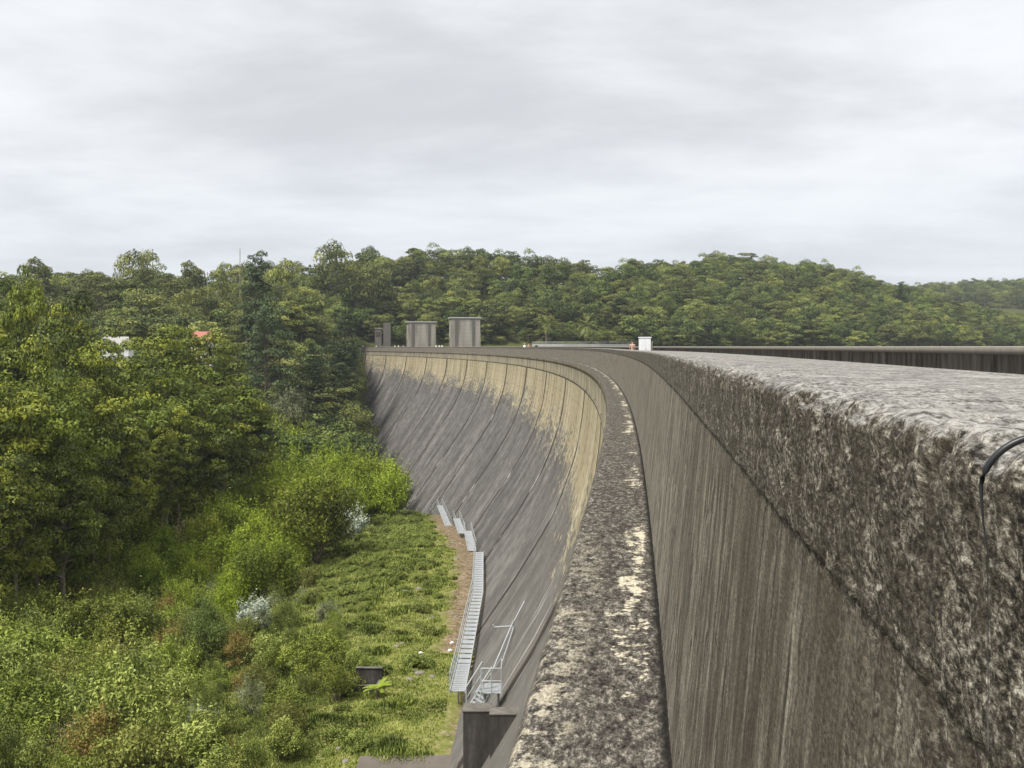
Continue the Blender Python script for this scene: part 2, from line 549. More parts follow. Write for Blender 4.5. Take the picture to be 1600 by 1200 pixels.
M_BARK_PALE = simple('pale_gum_bark', (0.24, 0.205, 0.165), 0.9, 0.45, 1.5)
M_BARK_DARK = simple('dark_bark', (0.10, 0.08, 0.062), 0.95, 0.4, 2)
M_LEAF_GUM = foliage('olive_gum_leaves', (0.057, 0.082, 0.013), (0.115, 0.147, 0.017), (0.214, 0.232, 0.026), 0.25, 0.45, (0.148, 0.205, 0.022))
M_LEAF_HILL = foliage('hillside_gum_leaves', (0.073, 0.096, 0.027), (0.132, 0.155, 0.037), (0.224, 0.235, 0.056), 0.22, 0.8, (0.155, 0.209, 0.046))
M_LEAF_PINE = foliage('dark_pine_needles', (0.033, 0.051, 0.021), (0.058, 0.088, 0.034), (0.098, 0.131, 0.048), 0.15, 0.35)
M_LEAF_DKGREEN = foliage('dark_green_leaves', (0.047, 0.068, 0.021), (0.090, 0.121, 0.032), (0.155, 0.185, 0.044), 0.2, 0.5, (0.124, 0.185, 0.037))
M_LEAF_WATTLE = foliage('bright_wattle_leaves', (0.097, 0.149, 0.013), (0.180, 0.251, 0.020), (0.296, 0.362, 0.036), 0.3, 0.4, (0.246, 0.262, 0.027))
M_LEAF_SHRUB = foliage('olive_shrub_leaves', (0.076, 0.108, 0.022), (0.162, 0.205, 0.037), (0.271, 0.309, 0.076), 0.28, 0.45, (0.231, 0.236, 0.055))
M_LEAF_FRESH = foliage('fresh_shrub_leaves', (0.070, 0.100, 0.014), (0.136, 0.185, 0.024), (0.224, 0.272, 0.043), 0.28, 0.45, (0.194, 0.205, 0.032))
M_LEAF_SILVER = foliage('silver_grey_leaves', (0.16, 0.20, 0.15), (0.30, 0.35, 0.27), (0.46, 0.50, 0.41), 0.2, 0.2)
M_LEAF_CREAM = foliage('cream_flower_heads', (0.11, 0.13, 0.03), (0.24, 0.22, 0.085), (0.44, 0.37, 0.18), 0.2, 0.2)
M_LEAF_RUST = foliage('rusty_new_growth', (0.085, 0.10, 0.018), (0.16, 0.155, 0.028), (0.29, 0.19, 0.065), 0.25, 0.2)
M_LEAF_PALM = foliage('palm_fronds', (0.072, 0.098, 0.023), (0.130, 0.163, 0.036), (0.221, 0.234, 0.065), 0.2, 0.2)
M_GRASS = foliage('short_grass_blades', (0.100, 0.138, 0.020), (0.189, 0.237, 0.039), (0.309, 0.331, 0.096), 0.3, 0.0)

# ------------------------------------------------------------------ plan of the dam (an arc seen from its crest)
H = 1.4                                    # height of the parapet's outer face above the ledge
R = 550 * H
PHI, X0 = 0.1247, 0.072 * H
A0 = math.atan(PHI)
CX, CY = X0 - R * math.cos(A0), R * math.sin(A0)
LEDGE_W = 0.56


def arc(s, d):
    """plan point at s metres along the crest and d metres downstream of the parapet's face"""
    th = -A0 + np.asarray(s, float) / R
    return CX + (R - d) * np.cos(th), CY + (R - d) * np.sin(th)


def s_d(x, y):
    th = np.arctan2(np.asarray(y, float) - CY, np.asarray(x, float) - CX)
    return (th + A0) * R, R - np.hypot(np.asarray(x) - CX, np.asarray(y) - CY)


def crest_dz(s):
    return -0.09 * sstep(2, 45, s) - 0.06 * sstep(60, 200, s)


PROF = [(-2.95, 0.0), (-4.0, 0.06), (-5.2, .21), (-6.5, .41), (-7.7, .66), (-9, 1.08), (-10.3, 1.53), (-11.6, 2.06), (-13.6, 3.1), (-16.7, 5.0), (-22, 8.6), (-30, 14.1), (-46, 25.5)]
PZ = np.array([p[0] for p in PROF])[::-1]
PD = np.array([p[1] for p in PROF])[::-1]


def face_d(z):
    return LEDGE_W - 0.03 + np.interp(z, PZ, PD)


S_END = 412.0


def sweep(sv, prof, closed=False, zfun=crest_dz, inset=None):
    """sweep a profile [(d,z)] along the arc; returns V, F, st"""
    prof = np.asarray(prof, float)
    n, k = len(sv), len(prof)
    S = np.repeat(sv, k)
    D = np.tile(prof[:, 0], n)
    Z = np.tile(prof[:, 1], n)
    if inset is not None:
        D = D - np.repeat(inset, k)
    x, y = arc(S, D)
    V = np.stack([x, y, Z + (zfun(S) if zfun else 0)], 1)
    i = np.arange(n - 1)[:, None]
    kk = k if closed else k - 1
    j = np.arange(kk)[None, :]
    a = i * k + j
    b = i * k + (j + 1) % k
    Fc = np.stack([a, a + k - 0 * j, b + k, b], -1).reshape(-1, 4)
    st_ = np.stack([S, Z, D], 1)
    return V, Fc, st_


dam = thing('dam_wall', 'long curved concrete gravity dam with stained downstream face and narrow ledge', 'dam', (0, 0, 0))

# parapet the camera rests on: fine mesh near the camera, with pitted, worn arris
sv = [-4.0]
while sv[-1] < S_END:
    s = sv[-1]
    sv.append(s + (0.10 if s < -0.2 else min(2.5, max(0.005, 0.0085 * abs(s)))))
sv = np.array(sv)


def seg(a, b, n):
    return [(a[0] + (b[0] - a[0]) * i / n, a[1] + (b[1] - a[1]) * i / n) for i in range(n)]


TOPZ = -0.054
rr_ = 0.032
cop_prof = seg((-0.118, -0.262), (-0.100, -0.248), 2) + seg((-0.100, -0.248), (-0.100, TOPZ - rr_), 22)
for q in range(9):
    a_ = math.pi / 2 * q / 9
    cop_prof.append((-0.100 - rr_ + rr_ * math.cos(a_), TOPZ - rr_ + rr_ * math.sin(a_)))
cop_prof += seg((-0.100 - rr_, TOPZ), (-0.62, TOPZ), 40) + seg((-0.62, TOPZ), (-0.64, TOPZ - .02), 2) + seg((-0.64, TOPZ - .02), (-0.64, -0.25), 4) + [(-0.64, -0.25), (-0.60, -0.262)]
wall_prof = seg((0.0, -1.42), (-0.110, -0.24), 44) + [(-0.110, -0.24)]
wall_in = [(-0.605, -0.24), (-0.61, -1.3)]


def roughen(V, st_, amp=1.0):
    s = st_[:, 0]
    near = 1 - sstep(6, 16, s)
    m = near > 0
    p = st_[m]
    n = (fbm(p * 130, 2, 1) - .5) * .0045 + (fbm(p * 45, 2, 5) - .5) * .0045 + (fbm(p * 7, 2, 9) - .5) * .004
    pit = -np.clip(vnoise(p * 55, 12) - .68, 0, 1) * .022
    edge = np.exp(-((p[:, 1] - TOPZ + .02) / .03) ** 2) * np.exp(-((p[:, 2] + .125) / .05) ** 2)
    chip = -np.clip(fbm(p * (20, 26, 26), 3, 21) - .53, 0, 1) * .035 * edge
    flat = np.clip((-.2 - p[:, 2]) / .1, 0, 1) * .85         # the top is smoother
    disp = (n + pit) * (1 - flat) * amp + chip
    th = -A0 + p[:, 0] / R
    w_out = np.clip((p[:, 2] + .30) / .16, 0, 1)               # outward on the side, upward on top
    w_up = np.clip((p[:, 1] + .14) / .08, 0, 1)
    disp = disp * near[m]
    V[m, 0] -= np.cos(th) * disp * w_out
    V[m, 1] -= np.sin(th) * disp * w_out
    V[m, 2] += disp * w_up
    return V


V, Fc, st_ = sweep(sv, wall_prof)
V = roughen(V, st_, 0.7)
V2, F2, st2 = sweep(sv[::4], wall_in)
me = new_mesh('parapet', np.vstack([V, V2]), np.vstack([Fc, F2 + len(V)]), [M_PARAPET], None, True, {'st': np.vstack([st_, st2])})
parapet = obj('parapet', me, dam)
V, Fc, st_ = sweep(sv, cop_prof)
fl = np.clip((-.2 - st_[:, 2]) / .3, 0, 1)
flush = .006 * (1 - sstep(.7, 1.6, st_[:, 0])) * (st_[:, 2] > -.16) + 0 * fl
V[:, 0] += np.cos(-A0 + st_[:, 0] / R) * flush      # the overhang is worn flush at the near end
V[:, 1] += np.sin(-A0 + st_[:, 0] / R) * flush
V = roughen(V, st_)
me = new_mesh('coping', V, Fc, [M_PARAPET], None, True, {'st': st_})
obj('coping', me, parapet)
# black sealant in the first joint of the parapet
mb = MB()
sj = 0.635
path = []
sp = [(-0.62, TOPZ + .002), (-0.40, TOPZ + .002), (-0.22, TOPZ + .002), (-.17, TOPZ + .002)]
for q in range(1, 12):
    a_ = math.pi / 2 * (1 - q / 12)
    sp.append((-0.132 + .035 * math.cos(a_), TOPZ - .033 + .035 * math.sin(a_)))
sp += [(-0.0975, TOPZ - .05), (-0.099, -.12), (-.099, -.235)]
for (d, z) in sp:
    x, y = arc(sj + 0.004 * math.sin(z * 60), d)
    path.append((x, y, z))
mb.tube(path, [.0021] * 12 + [.0019, .0016, .0012, .0006, .0003, .0003], 8)
mb.obj('joint_seal', M_SEAL, parapet, True)

# ledge with lip and frieze below it, notched at the joints
cols, ins = [], []
s = -6.0
jset = [JOINT0 + k * JOINTD for k in range(-1, 15)]
base_s = [-6.0]
while base_s[-1] < S_END:
    base_s.append(base_s[-1] + min(2.2, max(.12, .05 * abs(base_s[-1]))))
allc = [(q, 0.0) for q in base_s if min(abs(q - j) for j in jset) > .45]
for j in jset:
    if -5 < j < S_END - 1:
        allc += [(j - .13, 0), (j - .09, 1), (j + .09, 1), (j + .13, 0)]
allc.sort()
cs = np.array([c[0] for c in allc])
ci = np.array([c[1] for c in allc])
led_prof = [(0.02, -1.40), (0.0, -1.40)]
led_prof = [(-0.02, -1.402)] + seg((0.0, -1.40), (LEDGE_W - .03, -1.41), 8) + [(LEDGE_W - .03, -1.41), (LEDGE_W, -1.44), (LEDGE_W, -1.80), (LEDGE_W - .07, -1.84), (LEDGE_W - .07, -1.95), (LEDGE_W - .05, -2.0), (LEDGE_W - .05, -2.88), (LEDGE_W + .03, -2.93), (LEDGE_W + .03, -3.12), (LEDGE_W - .10, -3.16)]
V, Fc, st_ = sweep(cs, led_prof)
k = len(led_prof)
zz_ = st_[:, 1]
mask = (zz_ < -1.83)
th = -A0 + st_[:, 0] / R
push = np.repeat(ci, k) * mask * .16
V[:, 0] += np.cos(th) * push
V[:, 1] += np.sin(th) * push
nz = (fbm(st_ * (6, 6, 6), 2, 3) - .5) * .02
V[:, 2] += nz
me = new_mesh('cornice', V, Fc, [M_LEDGE], None, False, {'st': st_})
obj('cornice', me, dam)

# downstream face
zs = np.concatenate([np.arange(-3.05, -12, -.75), np.arange(-12, -46, -1.6), [-46]])
f_prof = [(float(face_d(z)), float(z)) for z in zs]
V, Fc, st_ = sweep(cs, f_prof)
k = len(f_prof)
push = np.repeat(ci, k) * .22
th = -A0 + st_[:, 0] / R
V[:, 0] += np.cos(th) * push
V[:, 1] += np.sin(th) * push
jd = np.min(np.abs(st_[:, 0][:, None] - np.array(jset)[None, :]), 1)
me = new_mesh('downstream_face', V, Fc, [M_FACE], None, False, {'st': st_, 'jd': jd})
obj('downstream_face', me, dam)
# square end of the dam in the far bank
mb = MB()
x1, y1 = arc(S_END - .3, 0.4); x2, y2 = arc(S_END - .3, -8.6)
# upstream parapet and upstream face
RW = 6.6
dU = -0.64 - RW
up_prof = [(dU, -1.32), (dU, -.17), (dU + .05, -.16), (dU + .05, -.012), (dU + .03, 0.0), (dU - .47, 0.0), (dU - .5, -.02), (dU - .5, -.2), (dU - .47, -.2), (dU - .47, -40)]
sv2 = np.concatenate([np.arange(-40, 60, .8), np.arange(60, S_END, 2.2)])
V, Fc, st_ = sweep(sv2, up_prof, False, lambda s_v: -0.02 * sstep(2, 100, s_v) - .1 * sstep(150, 400, s_v))
me = new_mesh('upstream_parapet', V, Fc, [M_UP], None, False, {'st': st_})
obj('upstream_parapet', me, dam)
# road on the crest
V, Fc, st_ = sweep(sv2, [(-0.58, -1.17), (-3.9, -1.13), (dU - .05, -1.17)])
road = obj('crest_road', new_mesh('crest_road', V, Fc, [M_ROAD]))
tag(road, kind='structure')

# ------------------------------------------------------------------ terrain
UK = [-2.5, -.7, -.48, -.3, -.2, -.14, -.06, 0.0, .06, .12, .2, .3, .4, .5, .8, 2.5]
near_v = [(0, -18), (40, -20.2), (60, -20.6), (88, -20.9), (107, -21.6), (127, -24.0), (152, -26.4), (175, -28.0), (196, -31.4), (220, -35.5)]
TAB = {
    -2.5: [(0, -18), (45, -20), (110, -22), (200, -18), (300, -4), (500, 10), (2500, 14)],
    -.7: [(0, -18), (45, -20.5), (110, -26), (200, -24), (270, -6), (350, 8), (500, 14), (2500, 16)],
    -.48: [(0, -18), (45, -21), (110, -26.5), (200, -26), (262, -8), (330, 8), (420, 13), (600, 13), (2500, 20)],
    -.3: [(0, -18), (45, -21), (110, -25.5), (200, -30), (275, -6), (340, 6), (430, 15), (600, 14), (2500, 20)],
    -.2: [(0, -18), (45, -20.8), (88, -21.5), (125, -24.5), (200, -32), (255, -24), (298, -3), (350, 1), (440, 20), (600, 17), (2500, 20)],
    -.14: near_v + [(320, -33), (360, -22), (398, -5), (422, -1.3), (505, 33), (600, 29), (2500, 22)],
    -.06: near_v + [(330, -36), (400, -18), (424, -3), (432, -1.3), (515, 34), (620, 30), (2500, 22)],
    0.0: near_v + [(330, -36), (395, -20), (420, -3), (428, -1.5), (515, 33), (620, 30), (2500, 22)],
    .06: near_v + [(330, -36), (390, -20), (415, -3), (425, -1.5), (520, 30), (640, 28), (2500, 22)],
    .12: [(0, -18), (40, -21), (200, -35), (390, -20), (415, -3), (440, -1), (560, 33), (680, 34), (2500, 22)],
    .2: [(0, -18), (40, -21), (200, -35), (430, -20), (468, -4), (640, 44), (800, 32), (2500, 22)],
    .3: [(0, -18), (40, -21), (200, -35), (480, -20), (520, -4), (670, 40), (850, 20), (1150, 40), (2500, 30)],
    .4: [(0, -18), (40, -21), (200, -35), (520, -20), (560, -4), (690, 22), (850, 14), (1150, 54), (2500, 40)],
    .5: [(0, -18), (40, -21), (200, -35), (580, -20), (620, -4), (730, 5), (900, 5), (1150, 60), (2500, 40)],
    .8: [(0, -18), (40, -21), (200, -35), (620, -20), (700, -4), (800, 10), (1100, 50), (2500, 40)],
    2.5: [(0, -18), (40, -21), (200, -35), (400, -20), (500, -4), (800, 30), (2500, 40)],
}


def ground_z(x, y, rough=True):
    x = np.atleast_1d(np.asarray(x, float)); y = np.atleast_1d(np.asarray(y, float))
    yy = np.maximum(y, 25.0)
    u = np.clip(x / yy, UK[0], UK[-1])
    ZT = np.stack([np.interp(yy, [p[0] for p in TAB[k_]], [p[1] for p in TAB[k_]]) for k_ in UK], 0)
    i = np.clip(np.searchsorted(UK, u) - 1, 0, len(UK) - 2)
    uk = np.array(UK)
    f = (u - uk[i]) / (uk[i + 1] - uk[i])
    ar = np.arange(len(u))
    z = ZT[i, ar] * (1 - f) + ZT[i + 1, ar] * f
    if rough:
        p = np.stack([x, y, 0 * x], 1)
        far_ = np.clip((yy - 60) / 300, 0, 1)
        z = z + (fbm(p * .11, 2, 31) - .5) * (.8 + 2.5 * far_) + (fbm(p * .5, 2, 33) - .5) * .35
    return z


def gz(x, y):
    return float(ground_z([x], [y])[0])


def spacing(a, b, fine0, fine1, fs, grow):
    r = [fine0]
    while r[-1] < fine1:
        r.append(r[-1] + fs)
    st1 = fs
    while r[-1] < b:
        st1 *= grow
        r.append(r[-1] + st1)
    st1 = fs
    l_ = [fine0]
    while l_[-1] > a:
        st1 *= grow
        l_.append(l_[-1] - st1)
    return np.array(l_[:0:-1] + r)


gx = spacing(-2500, 2500, -42, 4, .7, 1.07)
gy = spacing(-300, 3200, 38, 130, .7, 1.035)
GX, GY = np.meshgrid(gx, gy)
GZ = ground_z(GX.ravel(), GY.ravel())
V = np.stack([GX.ravel(), GY.ravel(), GZ], 1)
nx, ny = len(gx), len(gy)
i, j = np.meshgrid(np.arange(ny - 1), np.arange(nx - 1), indexing='ij')
a = (i * nx + j).ravel()
Fc = np.stack([a, a + 1, a + nx + 1, a + nx], 1)

t = MT('rough_grass_ground', 1.0, 0.05)
geo = nd(t.n, 'ShaderNodeNewGeometry').outputs['Position']
n1_ = t.noise(geo, 0.16, 5, 0.6)
n2_ = t.noise(geo, 1.3, 5, 0.65)
n3_ = t.noise(geo, 7.0, 4, 0.7)
grs = t.ramp(t.mix(0.5, n2_, n3_), [(0.36, (0.085, 0.092, 0.026)), (0.46, (0.15, 0.168, 0.04)), (0.54, (0.21, 0.21, 0.07)), (0.64, (0.36, 0.32, 0.19))])
n4_ = t.noise(geo, 2.6, 6, 0.8)
soil = t.ramp(n4_, [(0.34, (0.05, 0.042, 0.026)), (0.45, (0.14, 0.105, 0.065)), (0.55, (0.24, 0.185, 0.12)), (0.68, (0.42, 0.36, 0.27))])
forest = t.ramp(n2_, [(0.3, (0.045, 0.052, 0.018)), (0.6, (0.085, 0.095, 0.028)), (0.8, (0.12, 0.11, 0.045))])
toe = t.attr('toe', 'Fac')
fm = t.attr('wood', 'Fac')
sm = t.rng(t.math('ADD', toe, t.math('MULTIPLY', t.math('SUBTRACT', t.mix(.5, n1_, n2_), 0.5), 1.6)), 0.45, 0.7)
cc = t.mix(sm, grs, soil)
cc = t.mix(fm, cc, forest)
t.color(cc)
t.bump(t.mix(.5, n2_, n3_), 0.15, 0.6)
sd_s, sd_d = s_d(V[:, 0], V[:, 1])
toe_d = sd_d - face_d(V[:, 2])
toe_a = np.clip(1.25 - toe_d / 3.7, 0, 1) * (V[:, 1] > 72) + np.clip(1 - toe_d / 2.0, 0, 1) * .6 * (V[:, 1] <= 72)
near_edge = sstep(54.5, 49, V[:, 1]) * (V[:, 0] > -14) * .62
wood = np.clip(sstep(205, 225, V[:, 1]) + sstep(-9, -13, V[:, 0] + (V[:, 1] - 60) * .02), 0, 1)
lawn = np.exp(-(((V[:, 0] + 61) / 9) ** 2 + ((V[:, 1] - 301) / 12) ** 2) ** 2)
ground = obj('ground', new_mesh('ground', V, Fc, [t.m], None, True, {'toe': np.maximum(toe_a, near_edge), 'wood': wood * (1 - lawn)}))
tag(ground, kind='structure')

# reservoir
th_ = np.linspace(-60, 520, 60)
x1, y1 = arc(th_, dU - .6)
pts1 = np.stack([x1, y1], 1)
mb = MB()
VV, FF = [], []
for k_ in range(len(th_)):
    VV += [(pts1[k_, 0], pts1[k_, 1], -6.5), (pts1[k_, 0] + 900, pts1[k_, 1] + 260, -6.5)]
FF = [(2 * k_, 2 * k_ + 1, 2 * k_ + 3, 2 * k_ + 2) for k_ in range(len(th_) - 1)]
t = MT('reservoir_water', 0.08, 0.5)
t.color((0.02, 0.03, 0.03))
t.bump(t.noise(t.obj_co(), 0.8, 4, .6), 0.1, 0.4)
wat = obj('water', new_mesh('water', VV, FF, [t.m]))
tag(wat, kind='structure')


def at(px, py, Y):
    return ((px - 800) / F * Y, Y, -(py - HZ) / F * Y)


# ------------------------------------------------------------------ plant prototypes
def leaf_quads(C, Nn, size, aspect=0.5, seed=0):
    """one rhombic leaf (or leaf spray) per centre C with normal Nn"""
    r = np.random.default_rng(seed)
    n = len(C)
    Nn = Nn / np.maximum(np.linalg.norm(Nn, axis=1, keepdims=True), 1e-6)
    rv = r.normal(size=(n, 3))
    U = np.cross(Nn, rv)
    U /= np.maximum(np.linalg.norm(U, axis=1, keepdims=True), 1e-6)
    W = np.cross(Nn, U)
    sz = (size * (.6 + .8 * r.random(n)))[:, None]
    fold = Nn * sz * .18
    V = np.stack([C - U * sz, C - W * sz * aspect + fold, C + U * sz, C + W * sz * aspect + fold], 1).reshape(-1, 3)
    Fc = np.arange(4 * n).reshape(n, 4)
    return V, Fc


def clumps(cent, rad, per, size, seed, flat=0.75, low=-.45, jit=.55, aspect=.5, fill=.35, tintvar=.22):
    r = np.random.default_rng(seed)
    Cs, Ns, Ts = [], [], []
    for (c, q) in zip(cent, rad):
        n = max(8, int(per * (q / np.mean(rad)) ** 2))
        d = r.normal(size=(n, 3))
        d /= np.linalg.norm(d, axis=1, keepdims=True)
        lowm = d[:, 2] < low
        d[lowm, 2] *= -1
        rr = q * (1 - fill * r.random(n) ** 1.5)
        lump = .78 + .44 * vnoise(d * 2.3 + c, seed)
        P = c + d * (rr * lump)[:, None] * np.array([1, 1, flat])
        Cs.append(P)
        Ns.append(d * np.array([1, 1, 1 / flat]) + r.normal(size=(n, 3)) * jit)
        Ts.append(np.clip(.5 + r.normal() * tintvar + r.normal(size=n) * .16, 0, 1))
    C = np.vstack(Cs); Nn = np.vstack(Ns); T = np.concatenate(Ts)
    V, Fc = leaf_quads(C, Nn, size, aspect, seed + 1)
    return V, Fc, np.repeat(T, 4)


def crown_centres(n, rx, rz, cz, seed, shell=.45, bottom=-.55, sep_=.9, lump=.5):
    r = np.random.default_rng(seed)
    out = []
    tries = 0
    md = sep_ * (rx * rx * rz / n) ** (1 / 3) * 1.15
    while len(out) < n and tries < 6000:
        tries += 1
        d = r.normal(size=3); d /= np.linalg.norm(d)
        if d[2] < bottom:
            continue
        rad = (1 - shell * r.random())
        lop = 1 - lump * .56 + lump * vnoise((d * 1.4)[None, :] + 5, seed)[0]
        p = np.array([d[0] * rx * lop, d[1] * rx * lop, d[2] * rz * lop]) * rad + (0, 0, cz)
        if all(np.linalg.norm((p - o) / (1, 1, .8)) > md for o in out):
            out.append(p)
        elif tries % 400 == 0:
            md *= .9
    return np.array(out)


def limbs(trunk_h, fork_h, r0, centres, seed, lean=.03, nlimb=14):
    r = np.random.default_rng(seed)
    mb = MB()
    top = np.array([r.normal() * lean * trunk_h, r.normal() * lean * trunk_h, trunk_h])
    pts = [np.array([0, 0, -.8]), np.array([0, 0, 0.0])]
    for k_ in range(1, 6):
        f = k_ / 5
        pts.append(top * f + np.array([r.normal(), r.normal(), 0]) * .012 * trunk_h)
    mb.tube(pts, [r0 * 1.5, r0 * 1.15] + [r0 * (1 - .16 * k_) for k_ in range(1, 6)], 8)
    idx = r.permutation(len(centres))[:nlimb]
    for q in idx:
        c = centres[q]
        f = np.clip(fork_h / trunk_h + (1 - fork_h / trunk_h) * r.random(), 0, 1)
        s0 = top * f
        if c[2] < s0[2]:
            s0 = top * max(.3, c[2] / trunk_h - .15)
        mid = s0 + (c - s0) * .5 + np.array([0, 0, -.05 * np.linalg.norm(c - s0)]) + r.normal(size=3) * .03 * trunk_h
        mb.tube([s0, mid, c], [r0 * .42, r0 * .28, r0 * .10], 5)
    return mb


GUM, HILL, PINE, SHRUB, WATTLE = [], [], [], [], []


def make_gum(seed, H_=24., wide=.30, n=60, per=150, size=.34, mat=None, bark=None):
    cz = H_ * .62
    cent = crown_centres(n, H_ * wide, H_ * .37, cz, seed, .5, -.75, .9, .5 if bark is None else .12)
    if bark is not None:
        cent = np.vstack([cent[cent[:, 2] < H_ * .9]] + [np.array([[math.cos(q * 2.4) * H_ * .05, math.sin(q * 2.4) * H_ * .05, H_ * (.84 + .018 * q)]]) for q in range(8)])
    r = np.random.default_rng(seed + 50)
    rad = H_ * wide * (.26 + .18 * r.random(len(cent)))
    V, Fc, T = clumps(cent, rad, per, size, seed, .62, -.12, .45)
    crown = new_mesh('crown', V, Fc, [mat or M_LEAF_GUM], None, False, {'tint': T})
    trunk = limbs(H_ * .72, H_ * .36, H_ * .014, cent, seed + 9, nlimb=24).mesh('trunk', bark or M_BARK_PALE, True)
    return dict(H=H_ * 1.055, W=2 * H_ * wide * 1.12, crown=crown, trunk=trunk)


def make_single(seed, H_=14., wide=.36, n=26, per=95, size=.42, mat=None, czf=.62, rzf=.36, bark=None, flat=.7, nl=9):
    """a far tree: leaves and limbs in one mesh with two materials"""
    cent = crown_centres(n, H_ * wide, H_ * rzf, H_ * czf, seed, .5, -.7)
    r = np.random.default_rng(seed + 50)
    rad = H_ * wide * (.27 + .26 * r.random(len(cent)))
    V, Fc, T = clumps(cent, rad, per, size, seed, flat, -.15, .4)
    mb = limbs(H_ * .7, H_ * .35, H_ * .016, cent, seed + 9, nlimb=nl)
    tv, tf = np.array(mb.V), mb.F
    polys = Fc.tolist() + [tuple(i_ + len(V) for i_ in f) for f in tf]
    me = new_mesh('tree', np.vstack([V, tv]), polys, [mat or M_LEAF_HILL, bark or M_BARK_PALE], [0] * len(Fc) + [1] * len(tf), False,
                  {'tint': np.concatenate([T, np.zeros(len(tv))])})
    return dict(H=H_ * 1.05, W=2 * H_ * wide * 1.1, mesh=me)


for k_ in range(5):
    GUM.append(make_gum(100 + k_, 28., (.20, .24, .19, .26, .22)[k_], 54, 210, .27))
for k_ in range(7):
    HILL.append(make_single(200 + k_, 15., (.36, .42, .32, .40, .30, .45, .36)[k_], (24, 30, 20, 32, 22, 26, 28)[k_], (150, 120, 180, 115, 165, 140, 130)[k_], .32, czf=(.58, .60, .55, .64, .56, .66, .55)[k_], rzf=(.40, .36, .43, .34, .42, .30, .43)[k_], flat=.6))
DK = [make_single(300 + k_, 14., (.34, .38, .42)[k_], 26, 110, .34, M_LEAF_DKGREEN, .56, .42, M_BARK_DARK, .8) for k_ in range(3)]


def make_pine(seed, H_=30., wide=.17, size=.30, dome=.35):
    r = np.random.default_rng(seed)
    mb = MB()
    mb.tube([(0, 0, -.8), (0, 0, 0), (.1, 0, H_ * .5), (0, .1, H_ * .97)], [H_ * .02, H_ * .016, H_ * .010, H_ * .003], 8)
    cent, rad = [], []
    z = H_ * .12
    while z < H_ * .985:
        f = z / H_
        rr = H_ * wide * min(1, (1 - f) / dome) ** .45 * (.75 + .4 * r.random()) * (.6 + .4 * min(1, f / .25))
        nb = 6 if f < .85 else 4
        a0 = r.random() * 6.3
        for q in range(nb):
            if r.random() < .10:
                continue
            a_ = a0 + q * 2 * math.pi / nb + r.normal() * .15
            L = rr * (.7 + .5 * r.random())
            tip = np.array([math.cos(a_) * L, math.sin(a_) * L, z + L * .12])
            mb.tube([(0, 0, z), tip * (.5, .5, 1) + (0, 0, -.0), tip], [H_ * .004, H_ * .003, H_ * .0012], 4)
            for w in (.45, .75, 1.0):
                cent.append(np.array([tip[0] * w, tip[1] * w, z + L * .12 * w + r.normal() * .15]))
                rad.append(max(.32, L * .30 * (1.15 - .3 * w)))
        z += H_ * .042 * (.85 + .3 * r.random())
    for q in range(7):
        cent.append(np.array([r.normal() * H_ * wide * .22, r.normal() * H_ * wide * .22, H_ * (.90 + .015 * q)])); rad.append(H_ * wide * .24)
    V, Fc, T = clumps(np.array(cent), np.array(rad), 46, size, seed, .55, -.6, .7, .28, .6, .15)
    crown = new_mesh('crown', V, Fc, [M_LEAF_PINE], None, False, {'tint': T})
    return dict(H=H_, W=2 * H_ * wide, crown=crown, trunk=mb.mesh('trunk', M_BARK_DARK, True))


PINE = [make_gum(403, 30., .150, 72, 170, .22, M_LEAF_PINE, M_BARK_DARK), make_pine(401, 30, .14, .28, .7), make_gum(404, 30., .175, 66, 170, .22, M_LEAF_PINE, M_BARK_DARK)]


def make_shrub(seed, H_=2.4, wide=.62, n=22, per=150, size=.085, mat=None, upr=.5, aspect=.36, tip=None):
    """a bush: sprays of leaves along upright twigs, in lobes of uneven height"""
    r = np.random.default_rng(seed)
    cent = crown_centres(n, H_ * wide, H_ * .48, H_ * .46, seed, .55, -.8)
    rad = H_ * wide * (.22 + .2 * r.random(len(cent)))
    V, Fc, T = clumps(cent, rad, per, size, seed, .95, -.6, .75, aspect, .75, .2)
    # twig tips standing proud of the outline
    P, Nn = [], []
    for c, q in zip(cent, rad):
        for _ in range(9):
            b = c + r.normal(size=3) * q * .55
            d = np.array([r.normal() * .35, r.normal() * .35, 1.0]); d /= np.linalg.norm(d)
            L = q * (.8 + 1.3 * r.random())
            for w in np.linspace(.2, 1, 9):
                P.append(b + d * L * w + r.normal(size=3) * size * .55); Nn.append(r.normal(size=3) + (0, 0, .4))
    V2, F2 = leaf_quads(np.array(P), np.array(Nn), size * .9, aspect, seed + 3)
    T2 = np.repeat(np.clip(r.normal(size=len(P)) * .15 + (.62 if tip is None else tip), 0, 1), 4)
    crown = new_mesh('foliage', np.vstack([V, V2]), np.vstack([Fc, F2 + len(V)]), [mat or M_LEAF_SHRUB], None, False, {'tint': np.concatenate([T, T2])})
    mb = MB()
    for q in r.permutation(len(cent))[:9]:
        c = cent[q]
        mb.tube([(r.normal() * .08, r.normal() * .08, -.2), c * (.45, .45, .5), c], [H_ * .014, H_ * .010, H_ * .004], 5)
    return dict(H=H_ * 1.05, W=2 * H_ * wide * 1.15, crown=crown, stem=mb.mesh('stem', M_BARK_DARK, True))


